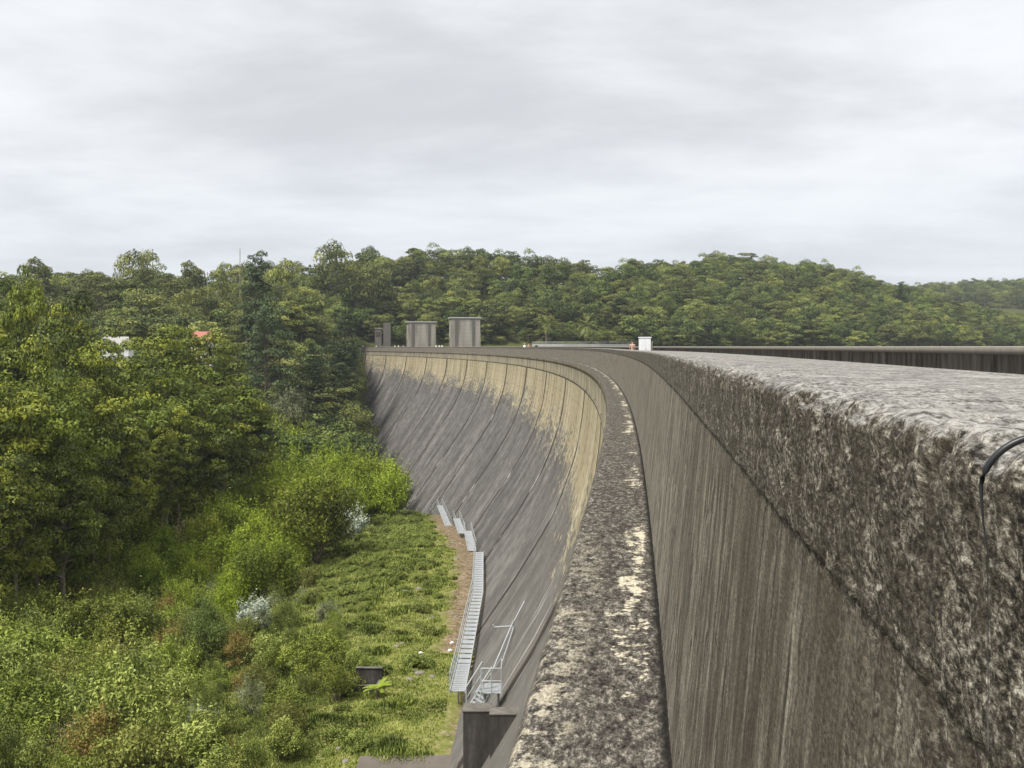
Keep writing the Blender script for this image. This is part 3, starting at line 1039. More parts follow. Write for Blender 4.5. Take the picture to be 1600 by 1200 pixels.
SHRUB = [make_shrub(500 + k_, 2.4, (.60, .72, .50, .66)[k_], (24, 28, 18, 24)[k_], 260, (.060, .054, .068, .058)[k_]) for k_ in range(4)]
RUSTY = [make_shrub(510, 2.4, .62, 22, 240, .058, M_LEAF_RUST)]
GREYG = [make_shrub(580 + k_, 2.6, (.5, .62)[k_], 20, 220, .058, foliage('grey_green_leaves', (.10, .12, .055), (.18, .205, .10), (.29, .31, .17), .25, .3)) for k_ in range(2)]
YELLOW = [make_shrub(585 + k_, 2.6, (.46, .58)[k_], 18, 240, (.068, .060)[k_], M_LEAF_FRESH) for k_ in range(2)]
SILVER = [make_shrub(520 + k_, 2.4, (.50, .62)[k_], 22, 170, .075, M_LEAF_SILVER, tip=.8) for k_ in range(2)]
CREAM = [make_shrub(530, 4.0, .60, 26, 170, .11, M_LEAF_CREAM, tip=.9)]
WATTLE = [make_shrub(540 + k_, 7.0, (.50, .60, .45, .55)[k_], (30, 36, 26, 32)[k_], 210, .17, M_LEAF_WATTLE) for k_ in range(4)]
GREYB = make_shrub(560, 8.0, .50, 30, 230, .18, foliage('grey_olive_leaves', (.07, .085, .04), (.13, .145, .07), (.20, .21, .11), .2, .2))
DKBUSH = [make_shrub(550 + k_, 8.0, (.52, .60)[k_], 34, 230, .18, M_LEAF_DKGREEN if k_ else M_LEAF_GUM) for k_ in range(2)]


def put(proto, name, x, y, h, w, label, cat, group=None, rz=None, sink=.15, parts=None, z=None):
    """stand a copy of a prototype on the ground, h metres tall and w wide"""
    zg = gz(x, y) - sink if z is None else z
    rz = random.uniform(0, 6.28) if rz is None else rz
    sx, sz = w / proto['W'], h / proto['H']
    if 'mesh' in proto:
        o = obj(name, proto['mesh'])
        o.location = (x, y, zg)
        o.rotation_euler = (0, 0, rz)
        tag(o, label, cat, group)
    else:
        o = thing(name, label, cat, (x, y, zg), rz, group)
        obj('crown' if 'trunk' in proto else 'foliage', proto['crown'], o)
        if 'trunk' in proto:
            obj('trunk', proto['trunk'], o)
        elif 'stem' in proto:
            obj('stem', proto['stem'], o)
    o.scale = (sx, sx, sz)
    return o


def put_px(proto, name, px, top, Y, wpx, label, cat, group=None, rz=None):
    """same, with the silhouette's width and top read off the photograph at depth Y"""
    x = (px - 800) / F * Y
    h = -(top - HZ) / F * Y - gz(x, Y) + .15
    return put(proto, name, x, Y, h, wpx / F * Y, label, cat, group, rz)


def ground_hit(px, py, Y0=60.0):
    """the point of the ground seen at this pixel (near valley floor)"""
    yy = np.linspace(40, 260, 2201)
    x = (px - 800) / F * yy
    below = -(py - HZ) / F * yy < ground_z(x, yy)
    k_ = np.where(below)[0]
    k_ = k_[0] if len(k_) else 0
    return float(x[k_]), float(yy[k_])


def put_base(proto, name, px, base, h, wpx, label, cat, group=None, rz=None):
    x, Y = ground_hit(px, base)
    return put(proto, name, x, Y, h, wpx / F * Y, label, cat, group, rz)


# ------------------------------------------------------------------ tall gums in the valley on the left
GL = 'tall olive gum tree in the dense stand on the left of the valley'
GG = 'gum trees standing in the valley on the left'
gums = [  # px, top row, depth, width px
    (38, 392, 124, 66), (112, 468, 116, 120), (-40, 455, 100, 170), (70, 500, 100, 150), (150, 525, 113, 120), (-10, 560, 88, 150),
    (95, 585, 94, 130), (170, 590, 106, 110), (30, 690, 84, 120), (250, 505, 150, 140), (288, 492, 163, 120), (215, 560, 138, 120),
    (360, 560, 165, 110), (290, 560, 140, 130), (345, 600, 146, 110), (235, 610, 132, 110), (190, 640, 120, 90), (130, 650, 104, 110),
    (300, 640, 136, 100), (-80, 500, 112, 140), (388, 610, 165, 70), (0, 445, 138, 120), (165, 500, 150, 80), (78, 455, 142, 100),
    (350, 535, 176, 90), (225, 525, 175, 100), (320, 560, 172, 90), (20, 620, 96, 120), (140, 590, 118, 100), (270, 620, 150, 100),
    (60, 640, 92, 120), (100, 700, 90, 100), (-20, 700, 80, 110), (150, 700, 100, 90), (45, 440, 150, 90)]
special_g = {0: ('narrow tufted gum tree reaching highest above its stand at far left', None), }
for q, (px, top, Y, w) in enumerate(gums):
    lb, gp = GL, GG
    if special_g.get(q):
        lb, gp = special_g[q][0], None
    put_px(GUM[q % 5], 'gum_tree', px, top, Y, w * 1.18, lb, 'tree', gp)
# pale straight trunks seen at the foot of the stand
for (px, top, Y, w) in [(255, 640, 128, 60), (278, 610, 131, 70), (262, 650, 127, 50)]:
    put_px(GUM[2], 'gum_tree', px, top, Y, w, GL, 'tree', GG)

# ------------------------------------------------------------------ pines and palms
pines = [(400, 378, 262, 56, 0, 'tallest dark pine rising above the skyline left of the towers'),
         (420, 448, 250, 78, 2, 'broad dark pine in front of the tallest pine'),
         (540, 455, 315, 44, 1, 'dark pine with pointed top just left of the dam end'),
         (522, 515, 300, 46, 1, 'feathery grey green pine before the dam end'),
         (490, 540, 272, 36, 1, 'slender pale pine beside the small lawn'),
         (970, 465, 470, 48, 1, 'dark conifer behind the palms on the far bank'),
         (1092, 450, 560, 22, 1, 'narrow dark conifer on the right hill near the white cabinet'),
         (1408, 440, 640, 28, 1, 'narrow dark conifer in the middle of the right hill')]
for (px, top, Y, w, k_, lb) in pines:
    put_px(PINE[k_], 'pine_tree', px, top, Y, w, lb, 'pine')


def make_palm(seed, H_=8.5, fr=3.2):
    r = np.random.default_rng(seed)
    mb = MB()
    th_h = H_ * .62
    mb.tube([(0, 0, -.6), (0, 0, .3), (0, 0, th_h * .6), (0, 0, th_h)], [.42, .36, .33, .42], 10)
    C, Nn = [], []
    Vs, Fs = [], []
    for k_ in range(58):
        az = r.random() * 6.283
        el = math.radians(r.uniform(-35, 80))
        L = fr * (.85 + .3 * r.random())
        p = np.array([0, 0, th_h]); d = np.array([math.cos(az) * math.cos(el), math.sin(az) * math.cos(el), math.sin(el)])
        side = np.array([-math.sin(az), math.cos(az), 0])
        for q in range(10):
            p = p + d * L / 10
            d = d + np.array([0, 0, -.11]); d /= np.linalg.norm(d)
            w = .55 * math.sin(math.pi * (q + 1.2) / 12)
            for sg in (-1, 1):
                b = len(Vs) * 4
                tipv = p + side * sg * w + d * .35 + np.array([0, 0, -.18])
                Vs.append([p, p + d * .16, tipv + d * .05, tipv])
    V = np.array(Vs).reshape(-1, 3)
    Fc = np.arange(len(V)).reshape(-1, 4)
    crown = new_mesh('fronds', V, Fc, [M_LEAF_PALM], None, False, {'tint': np.repeat(r.random(len(Fc)), 4)})
    return dict(H=H_ * .98, W=fr * 1.9, crown=crown, trunk=mb.mesh('trunk', M_BARK_DARK, True))


PALM = make_palm(600)
for (px, top, Y, w, lb) in [(916, 488, 428, 36, 'date palm with clear trunk nearest the white cabinet'),
                            (854, 492, 432, 34, 'squat date palm with drooping fronds left of the taller palm')]:
    o = put_px(PALM, 'palm_tree', px, top, Y, w, lb, 'palm')

# ------------------------------------------------------------------ wooded hillsides
taken = [(-61, 301, 13)]


def scatter(test, x0, x1, y0, y1, d, seed, maxn=5000):
    r = np.random.default_rng(seed)
    cell = d
    grid = {}
    out = []
    n_try = int((x1 - x0) * (y1 - y0) / d / d * 9)
    xs = r.uniform(x0, x1, n_try); ys = r.uniform(y0, y1, n_try)
    ok = test(xs, ys)
    for x, y in zip(xs[ok], ys[ok]):
        i_, j_ = int(x // cell), int(y // cell)
        bad = False
        for a_ in (-1, 0, 1):
            for b_ in (-1, 0, 1):
                for (qx, qy) in grid.get((i_ + a_, j_ + b_), ()):
                    if (qx - x) ** 2 + (qy - y) ** 2 < d * d:
                        bad = True
        if bad or any((x - tx) ** 2 + (y - ty) ** 2 < tr * tr for tx, ty, tr in taken):
            continue
        grid.setdefault((i_, j_), []).append((x, y))
        out.append((x, y))
        if len(out) >= maxn:
            break
    return out


def bank_ok(xs, ys):
    u = xs / ys
    px = u * F + 800
    z = ground_z(xs, ys)
    s_v, d_v = s_d(xs, ys)
    clear = (d_v > face_d(np.minimum(z, -3)) + 8) | (s_v > S_END + 9)          # not on the dam
    back = ys < np.interp(px, [-200, 400, 560, 800, 1000], [400, 430, 520, 530, 545])
    shore = z > -1.8
    lowleft = (u < -.10) & (ys > 215) & (d_v > 6)
    front = (s_v > S_END) | (u < -.13)
    bankfoot = ys > np.interp(px, [560, 700, 1000, 1010], [425, 436, 437, 600])
    clear &= ~((px > 552) & (ys < 404))
    return clear & back & (np.abs(u) < .53) & (shore | lowleft) & front & (bankfoot | (px < 560)) & (px < 1000)


bank = scatter(bank_ok, -270, 70, 215, 550, 7.6, 11)
bank.sort(key=lambda p: p[1])
HG = 'gum trees covering the hillside behind the dam'
HLB = 'rounded olive gum tree in the forest on the hillside behind the dam'
n_ind = 0
rest = []
IND_MAX = 262
for q, (x, y) in enumerate(bank):
    h = random.uniform(11.5, 18)
    if y > 415 and x / y < -.25:
        h *= 1.15
    w = h * random.uniform(.62, .88)
    if random.random() < .22 or (y < 262):
        pr = DK[q % 3]; h *= .85
    else:
        pr = HILL[q % 7]
    if n_ind < IND_MAX:
        put(pr, 'hillside_tree', x, y, h, w * 1.05, HLB, 'tree', HG)
        n_ind += 1
    else:
        rest.append((x, y, h, w, q))
for q, (px, top, Y, w) in enumerate([(455, 470, 330, 60), (480, 500, 335, 50), (505, 490, 345, 55), (544, 520, 352, 38), (530, 560, 338, 40), (530, 590, 318, 44), (510, 600, 300, 50), (465, 600, 290, 50), (546, 610, 330, 28)]):
    put_px(DK[q % 3] if q % 2 else HILL[q % 7], 'hillside_tree', px, top, Y, w, 'mid green tree among the pines left of the dam end', 'tree', 'trees among the pines by the dam end')
# ragged tall gums breaking the skyline
for (px, top, Y, w, lb) in [(213, 380, 330, 55, 'tall open crowned gum standing out on the left skyline'),
                            (60, 392, 330, 40, 'thin topped gum on the skyline at far left'),
                            (440, 392, 330, 46, 'rounded gum on the skyline just right of the tallest pine'),
                            (300, 398, 345, 40, 'sparse gum on the skyline above the grey power pole'),
                            (345, 400, 345, 32, 'small dense gum on the skyline left of the tallest pine'),
                            (520, 376, 430, 60, 'flat topped gum on the skyline right of the pines'),
                            (580, 402, 442, 60, 'spreading brownish gum with forked pale trunk on the central hill')]:
    put_px(HILL[{213: 1, 580: 3, 520: 5}.get(px, 0)], 'hillside_tree', px, top, Y, w * 1.25, lb, 'tree')


def right_ok(xs, ys):
    u = xs / ys
    px = u * F + 800
    z = ground_z(xs, ys)
    front = np.interp(px, [990, 1100, 1600, 1700], [446, 462, 600, 640])
    back = np.interp(px, [990, 1100, 1250, 1500, 1700], [600, 680, 720, 780, 820])
    return (px > 985) & (px < 1680) & (z > -3.0) & (ys < back) & (ys > front * .9)


right = scatter(right_ok, 40, 420, 430, 830, 7.4, 12)


def far_ok(xs, ys):
    px = xs / ys * F + 800
    return (px > 1380) & (px < 1700) & (ys > 1040) & (ys < 1200)


far = scatter(far_ok, 350, 660, 1040, 1200, 10, 13)


def stuff_forest(name, pts, label, protos):
    """far woodland: one object, trees instanced on its points"""
    P = np.array([(p[0], p[1], gz(p[0], p[1]) - .3) for p in pts])
    me = bpy.data.meshes.new(name)
    me.from_pydata([tuple(p) for p in P], [], [])
    sc_ = me.attributes.new('sc', 'FLOAT_VECTOR', 'POINT')
    S = np.array([(p[3] / protos[p[4] % len(protos)]['W'],) * 2 + (p[2] / protos[p[4] % len(protos)]['H'],) for p in pts], np.float32)
    sc_.data.foreach_set('vector', S.ravel())
    ro = me.attributes.new('rz', 'FLOAT_VECTOR', 'POINT')
    ro.data.foreach_set('vector', np.array([(0, 0, random.uniform(0, 6.28)) for _ in pts], np.float32).ravel())
    ix = me.attributes.new('ix', 'INT', 'POINT')
    ix.data.foreach_set('value', np.array([p[4] % len(protos) for p in pts], np.int32))
    o = obj(name, me)
    ng = bpy.data.node_groups.new(name, 'GeometryNodeTree')
    ng.interface.new_socket('Geometry', in_out='INPUT', socket_type='NodeSocketGeometry')
    ng.interface.new_socket('Geometry', in_out='OUTPUT', socket_type='NodeSocketGeometry')
    gi, go = ng.nodes.new('NodeGroupInput'), ng.nodes.new('NodeGroupOutput')
    inst = ng.nodes.new('GeometryNodeInstanceOnPoints')
    inst.inputs['Pick Instance'].default_value = True
    join = ng.nodes.new('GeometryNodeJoinGeometry')
    src = []
    for pr in protos:
        so = next(q for q in bpy.data.objects if q.data == pr['mesh'])
        src.append(so)
    for so in reversed(src):
        oi = ng.nodes.new('GeometryNodeObjectInfo')
        oi.inputs['Object'].default_value = so
        oi.inputs['As Instance'].default_value = True
        ng.links.new(oi.outputs['Geometry'], join.inputs[0])
    ng.links.new(join.outputs[0], inst.inputs['Instance'])
    ng.links.new(gi.outputs[0], inst.inputs['Points'])
    for nm, ty, sock in (('sc', 'FLOAT_VECTOR', 'Scale'), ('rz', 'FLOAT_VECTOR', 'Rotation'), ('ix', 'INT', 'Instance Index')):
        at_ = ng.nodes.new('GeometryNodeInputNamedAttribute')
        at_.data_type = ty
        at_.inputs['Name'].default_value = nm
        ng.links.new(at_.outputs['Attribute'], inst.inputs[sock])
    ng.links.new(inst.outputs[0], go.inputs[0])
    md = o.modifiers.new('trees', 'NODES')
    md.node_group = ng
    tag(o, label, 'forest', None, 'stuff')
    return o


def foot_ok(xs, ys):
    px = xs / ys * F + 800
    lo = np.interp(px, [560, 640, 800, 990, 1000, 1100, 1600, 1700], [428, 432, 434, 437, 446, 462, 600, 640])
    return (px > 560) & (px < 1690) & (ys > lo) & (ys < lo + 34) & (ground_z(xs, ys) > -2.6)


def ridge_ok(xs, ys):
    px = xs / ys * F + 800
    bk = np.interp(px, [-200, 400, 560, 800, 1000], [400, 430, 520, 530, 545])
    return (px > -160) & (px < 1000) & (ys > bk - 34) & (ys < bk + 8)


ridge = scatter(ridge_ok, -280, 75, 360, 560, 5.0, 33)
foot = scatter(foot_ok, -70, 350, 420, 700, 3.4, 31)
fpts = []
for q, (x, y) in enumerate(foot):
    h = random.uniform(2.5, 6.5)
    fpts.append((x, y, h, h * random.uniform(.9, 1.4), random.choice([0, 1, 2, 3, 7, 8, 9, 9])))
for q, (x, y) in enumerate(ridge):
    h = random.uniform(5, 9)
    fpts.append((x, y, h, h * random.uniform(.9, 1.3), q % 10))
stuff_forest('hill_undergrowth', fpts, 'bushy undergrowth along the foot of the hills behind the dam and reservoir', HILL + DK)
fr_pts = [(x, y, h, w, q) for (x, y, h, w, q) in rest]
stuff_forest('upper_hill_forest', fr_pts, 'gum forest on the upper slope of the hill behind the dam towers', HILL + DK)
fr_pts = []
for q, (x, y) in enumerate(right):
    h = random.uniform(10.5, 17)
    fr_pts.append((x, y, h, h * random.uniform(.62, .9), q if random.random() > .15 else 7 + q % 3))
stuff_forest('right_hill_forest', fr_pts, 'olive gum forest covering the long hill beyond the reservoir at right', HILL + DK)
fr_pts = []
for q, (x, y) in enumerate(far):
    h = random.uniform(13, 20)
    fr_pts.append((x, y, h, h * random.uniform(.7, .95), q if q % 2 else 7 + q % 3))
stuff_forest('distant_hill_forest', fr_pts, 'dark blue green wood on the farthest hill at the right edge', HILL + DK)

# ------------------------------------------------------------------ wattles and bushes in the valley
named_bushes = [  # prototype, px, base row, height m, width px, label
    (DKBUSH[0], 492, 880, 9.5, 150, 'dark olive wattle bush standing at the edge of the grass'),
    (WATTLE[1], 545, 815, 11, 95, 'round bright green wattle against the dam face'),
    (WATTLE[0], 598, 812, 8, 75, 'pale green wattle touching the foot of the dam face'),
    (DKBUSH[1], 575, 790, 12, 62, 'olive brown bush highest against the dam face'),
    (SILVER[0], 548, 850, 5.0, 62, 'grey leaved bush beside the dark wattle on the grass edge'),
    (SILVER[0], 398, 988, 2.9, 66, 'pale silver leaved shrub standing out among green shrubs'),
    (SILVER[1], 268, 985, 2.0, 44, 'smaller silver shrub left of the pale silver shrub'),
    (SILVER[1], 235, 1018, 1.6, 44, 'dull silver shrub in the middle of the scrub'),
    (SILVER[1], 170, 1040, 1.7, 50, 'low silver shrub in the left foreground scrub'),
    (SILVER[1], 35, 1100, 1.7, 60, 'low silver shrub at the left edge of the scrub'),
    (SILVER[1], 310, 1150, 1.8, 60, 'grey shrub on a dark stem low in the foreground'),
    (CREAM[0], 305, 880, 5.2, 90, 'shrub with cream flower heads beside bright green wattles'),
    (CREAM[0], 243, 885, 2.4, 40, 'small cream flowering shrub left of the larger one'),
    (WATTLE[2], 100, 850, 5.2, 54, 'lone yellow green bush before the dark left trees'),
    (DKBUSH[0], 405, 945, 6.0, 110, 'dark green bush behind the silver shrub'),
    (DKBUSH[1], 325, 1035, 4.4, 95, 'dark bushy shrub left of the silver shrub'),
    (GREYB, 445, 700, 14, 90, 'grey olive bush rising behind the bright wattles'),
]
for (pr, px, base, h, w, lb) in named_bushes:
    put_base(pr, 'bush' if pr not in WATTLE else 'wattle_bush', px, base, h, w, lb, 'bush')


for q, (px, base, h, w) in enumerate([(-20, 985, 10, 130), (30, 960, 9.5, 110), (80, 945, 8, 90), (0, 1000, 6, 90), (140, 915, 8.5, 90), (175, 890, 9, 90), (210, 875, 9.5, 80), (60, 900, 10, 90), (-60, 1000, 8, 100), (240, 850, 9, 80), (120, 960, 6.5, 80), (270, 840, 9, 70), (100, 880, 9, 80)]):
    put_base(DKBUSH[q % 2], 'bush', px, base, h, w * 1.5, 'dark olive bush filling the shade under the left gum trees', 'bush', 'dark bushes under the left gum trees')


def wat_ok(xs, ys):
    u = xs / ys
    px = u * F + 800
    edge = np.interp(ys, [85, 100, 120, 150, 180, 230], [400, 440, 480, 535, 585, 612])
    leftlim = np.interp(ys, [85, 120, 150, 230], [-60, 60, 290, 400])
    return (px < edge) & (px > leftlim) & (ys > 84) & (ys < 232)


wat = scatter(wat_ok, -80, -5, 84, 232, 4.2, 21, 290)
for q, (x, y) in enumerate(wat):
    h = random.uniform(4.5, 7.5) * float(np.interp(y, [84, 110, 160, 232], [.62, .85, 1.3, 1.75]))
    put(WATTLE[q % 4], 'wattle_bush', x, y, h, h * random.uniform(.75, 1.1), 'bright yellow green wattle bush in the thicket across the valley floor', 'bush', 'wattle bushes in the valley thicket')


def shr_ok(xs, ys):
    px = xs / ys * F + 800
    py = HZ + F * 21 / ys
    edge = np.interp(ys, [44, 50, 54, 60, 70, 80, 95, 110], [330, 400, 470, 545, 560, 540, 470, 440])
    return (px < edge) & (px > -130) & (ys > 43) & (ys < 108)


shr = scatter(shr_ok, -60, -4, 43, 108, 2.5, 22, 298)
shr.sort(key=lambda p: p[1])
for q, (x, y) in enumerate(shr):
    px = x / y * F + 800
    h = random.uniform(1.5, 3.0) * (1.35 if px < 300 else .95)
    pr = SHRUB[q % 4]
    nm, lb, gp = 'shrub', 'olive green leafy shrub in the low scrub of the foreground valley', 'olive shrubs in the foreground scrub'
    if random.random() < .035:
        pr, lb, gp = RUSTY[0], 'shrub with rusty orange new growth in the foreground scrub', 'rusty tipped shrubs in the scrub'
    elif random.random() < .30:
        pr, lb, gp = YELLOW[q % 2], 'fresh yellow green shrub standing in the foreground scrub', 'yellow green shrubs in the foreground scrub'
        h *= 1.15
    elif random.random() < .14:
        pr, lb, gp = GREYG[q % 2], 'grey green shrub standing in the foreground scrub', 'grey green shrubs in the foreground scrub'
    if px < 240 and random.random() < .3 and pr not in GREYG:
        h *= 1.45
    put(pr, nm, x, y, h, h * random.uniform(.85, 1.45), lb, 'shrub', gp)


def herb_ok(xs, ys):
    px = xs / ys * F + 800
    _, dd = s_d(xs, ys)
    z = ground_z(xs, ys)
    td = dd - face_d(z)
    lo = np.interp(ys, [44, 50, 54, 60, 70, 80, 95, 110, 135, 170, 195], [330, 380, 440, 520, 540, 520, 450, 440, 480, 560, 600])
    dens = fbm(np.stack([xs, ys, 0 * xs], 1) * .22, 2, 90)
    return (px > lo) & (td > np.interp(ys, [44, 70, 90, 190], [3.5, 2.6, 3.8, 4.6])) & (ys > 50) & (dens + sstep(66, 85, ys) * .25 > .55)


M_LEAF_HERB = foliage('pale_herb_leaves', (0.097, 0.130, 0.024), (0.172, 0.219, 0.041), (0.252, 0.298, 0.072), 0.28, 0.35, (0.218, 0.240, 0.060))
HERB = [make_shrub(570 + k_, 1.0, .75, 16, 170, (.06, .07)[k_], M_LEAF_HERB) for k_ in range(2)]
herb = scatter(herb_ok, -30, -3, 50, 195, 1.35, 23, 290)
for q, (x, y) in enumerate(herb):
    h = random.uniform(.28, .85) * (1 + .5 * float(sstep(90, 180, y)))
    put(HERB[q % 2], 'herb_clump', x, y, h, h * random.uniform(1.8, 3.2), 'low bright green leafy clump on the grassy slope below the dam', 'plant', 'green herb clumps on the grassy slope')


# grass and low herbs: one mesh of blades over the open ground
def grass_mesh():
    r = np.random.default_rng(5)
    n = 190000
    y = 43 + 150 * r.random(n) ** 1.5
    u0 = np.interp(y, [43, 60, 80, 110, 138, 193], [-.50, -.42, -.34, -.26, -.22, -.16])
    sgn = s_d(0, 0)
    x = u0 * y + (0 - u0 * y) * r.random(n)
    z = ground_z(x, y)
    _, dd = s_d(x, y)
    td = dd - face_d(z)
    p = np.stack([x, y, 0 * x], 1)
    dens = fbm(p * .35, 3, 44)
    keep = (td > .8) & ((r.random(n) < .3) & (y < 66) | (dens + .35 * np.clip(td - 1.0, 0, 4) / 4 > .47) & ((td > 2.6 + 2.0 * (vnoise(p * .6, 7) - .5)) | (y < 72)))
    x, y, z, dens = x[keep], y[keep], z[keep], dens[keep]
    n = len(x)
    tall = sstep(.5, .66, fbm(np.stack([x, y, 0 * x], 1) * .45, 2, 61))
    hgt = (.10 + .22 * tall + .05 * r.random(n)) * (.7 + .6 * r.random(n))
    C0 = np.stack([x, y, z], 1)
    Vs, T = [], []
    for b in range(3):
        az = r.random(n) * 6.283
        w = hgt * .16 + .012
        lean = np.stack([np.cos(az), np.sin(az), 0 * az], 1) * (hgt * .5)[:, None]
        sd = np.stack([-np.sin(az), np.cos(az), 0 * az], 1) * w[:, None]
        o_ = r.normal(size=(n, 3)) * (.05, .05, 0)
        base = C0 + o_ - (0, 0, .02)
        tip = base + lean + np.stack([0 * az, 0 * az, hgt], 1)
        Vs.append(np.stack([base - sd, base + sd, tip], 1))
        T.append(np.clip(.5 + (fbm(C0 * .5, 2, 71) - .5) * 1.6 - .15 * tall + r.normal(size=n) * .15, 0, 1))
    V = np.concatenate(Vs).reshape(-1, 3)
    Fc = np.arange(len(V)).reshape(-1, 3)
    return new_mesh('grass', V, Fc, [M_GRASS], None, False, {'tint': np.repeat(np.concatenate(T), 3)})


tag(obj('grass', grass_mesh()), 'short bright green grass and herbs at the foot of the dam', 'grass', None, 'stuff')

# ------------------------------------------------------------------ valve towers on the crest
def tower(s0, d0, w, dpt, hgt, base_z, label, ruin=False):
    x, y = arc(s0, d0)
    th = -A0 + s0 / R
    # local +x = towards the camera's right across the dam, local -y = towards the camera along the crest
    o = thing('valve_tower', label, 'tower', (float(x), float(y), base_z), th)
    mb = MB()
    tp = .965
    mb.box((0, 0, hgt / 2), (w, dpt, hgt), 0, 0, tp)
    mb.obj('wall', M_TOWER, o)
    mb = MB()
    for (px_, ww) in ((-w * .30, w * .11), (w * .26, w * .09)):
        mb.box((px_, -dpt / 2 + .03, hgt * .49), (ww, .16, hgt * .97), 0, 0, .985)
    mb.obj('recess_shade_strip', M_TOWER_DARK, o)  # dark strips set on the wall, recess shade painted by their colour
    mb = MB()
    mb.box((0, 0, hgt + .22), (w * 1.05, dpt * 1.05, .40), 0, 0, 1, .05)
    mb.box((0, 0, hgt - .10), (w * .985, dpt * .985, .16), 0, 0, 1, .02)
    mb.obj('roof', M_ROOF, o)
    mb = MB()
    mb.box((-w / 2 - .0, -dpt * .05, 1.15 + 1.1), (.12, dpt * .24, 2.7))
    mb.obj('door', M_DARK_DOOR, o)
    return o


def s_at(px, d):
    sv_ = np.linspace(150, S_END, 3000)
    x_, y_ = arc(sv_, d)
    return float(sv_[np.argmin(np.abs(x_ / y_ * F + 800 - px))])


# tower() front faces the camera; turn it so its left side shows a sliver, as in the photograph
tw = tower(s_at(726, dU - 3.0), dU - 3.0, 8.8, 6.5, 9.25, -1.2, 'nearest and tallest square concrete valve tower on the dam crest')
tw.rotation_euler.z = math.radians(2) + .10
tw2 = tower(s_at(658, dU - 3.0), dU - 3.0, 9.8, 6.5, 9.25, -1.2, 'middle square concrete valve tower on the dam crest')
tw2.rotation_euler.z = math.radians(2) + .13
# the farthest: an open two-part portal
x, y = arc(min(410, s_at(587, dU - 1.5)), dU - 1.5)
tw3 = thing('portal_tower', 'narrow stepped concrete portal tower farthest along the crest half hidden by trees', 'tower', (float(x), float(y), -1.2), .1)
mb = MB()
mb.box((1.4, 0, 5.1), (2.8, 3.2, 10.2), 0, 0, .95)
mb.obj('tall_pier', M_TOWER_DARK, tw3)
mb = MB()
mb.box((-1.95, .2, 3.95), (2.6, 2.8, 7.9), 0, 0, .96)
mb.obj('low_pier', M_TOWER_DARK, tw3)
mb = MB()
mb.box((-1.95, .2, 8.05), (3.1, 3.1, .32), 0, 0, 1, .04)
mb.obj('lintel', M_TOWER, tw3)
mb = MB()
mb.box((-1.6, -1.28, 6.0), (.9, .12, 1.6))
mb.box((-2.6, -1.28, 6.0), (.5, .12, 1.6))
mb.obj('window', M_DARK_DOOR, tw3)

# ------------------------------------------------------------------ white cabinet and post on the crest
cxp = at(1007.5, 541, 92)
zroad = -1.17 + float(crest_dz(92))
cab = thing('service_cabinet', 'white metal service cabinet with flat lid standing on the crest road', 'cabinet', (cxp[0], 92, zroad), .04)
mb = MB(); mb.box((0, 0, 1.02), (.96, .6, 1.96), 0, 0, 1, .015); mb.obj('body', M_WHITE, cab)
mb = MB(); mb.box((0, 0, 2.03), (1.06, .72, .08), 0, 0, 1, .02); mb.obj('lid', M_WHITE, cab)
mb = MB()
for k_ in (-1, 1):
    mb.box((k_ * .23, -.308, 1.0), (.44, .02, 1.84), 0, 0, 1, .008)
mb.obj('door', simple('off_white_panel', (.74, .755, .77), .5, .05, 2), cab)
mb = MB(); mb.box((.03, -.325, 1.05), (.02, .03, .16)); mb.obj('handle', M_GALV_DK, cab)
cxp = at(1018.5, 541, 92.5)
po = thing('marker_post', 'short beige post standing against the right side of the white cabinet', 'post', (cxp[0], 92.5, zroad))
mb = MB(); mb.box((0, 0, .82), (.16, .16, 1.64), 0, 0, 1, .02); mb.obj('shaft', simple('beige_paint', (.42, .38, .30), .7, .1), po)
mb = MB(); mb.box((0, 0, 1.67), (.2, .2, .06), 0, 0, 1, .02); mb.obj('cap', M_ROOF, po)

# ------------------------------------------------------------------ far bank: wall with railing
wpts = [at(832, 541, 424), at(880, 541, 421), at(935, 541, 424), at(992, 541, 432)]
bw = thing('roadside_wall', 'low pale concrete wall with rail running along the far bank road', 'wall', (0, 0, 0))
mb = MB()
for a_, b_ in zip(wpts[:-1], wpts[1:]):
    dxx, dyy = b_[0] - a_[0], b_[1] - a_[1]
    L = math.hypot(dxx, dyy)
    mb.box(((a_[0] + b_[0]) / 2, (a_[1] + b_[1]) / 2, -.6), (L + .1, .4, 3.0), 0, math.atan2(dyy, dxx))
mb.obj('wall', simple('pale_roadside_concrete', (.34, .34, .33), .9, .25, .6), bw)
mb = MB()
mb.tube([(p[0], p[1], 1.75) for p in wpts], .07, 5)
mb.tube([(p[0], p[1], 1.35) for p in wpts], .05, 5)
for a_, b_ in zip(wpts[:-1], wpts[1:]):
    for q in range(6):
        f = q / 6
        px_, py_ = a_[0] + (b_[0] - a_[0]) * f, a_[1] + (b_[1] - a_[1]) * f
        mb.tube([(px_, py_, .9), (px_, py_, 1.75)], .05, 5)
mb.obj('railing', M_GALV_DK, bw)


# ------------------------------------------------------------------ people on the crest
def skin_mesh(joints, edges, name, mat, parent, sub=1):
    me = bpy.data.meshes.new(name)
    me.from_pydata([j_[:3] for j_ in joints], edges, [])
    o = obj(name, me, parent)
    me.materials.append(mat)
    md = o.modifiers.new('skin', 'SKIN')
    for v, j_ in zip(me.skin_vertices[0].data, joints):
        rx = j_[3]
        v.radius = (rx, j_[4] if len(j_) > 4 else rx)
        v.use_root = False
    me.skin_vertices[0].data[0].use_root = True
    md.use_smooth_shade = True
    ss = o.modifiers.new('sub', 'SUBSURF')
    ss.levels = sub; ss.render_levels = sub
    return o


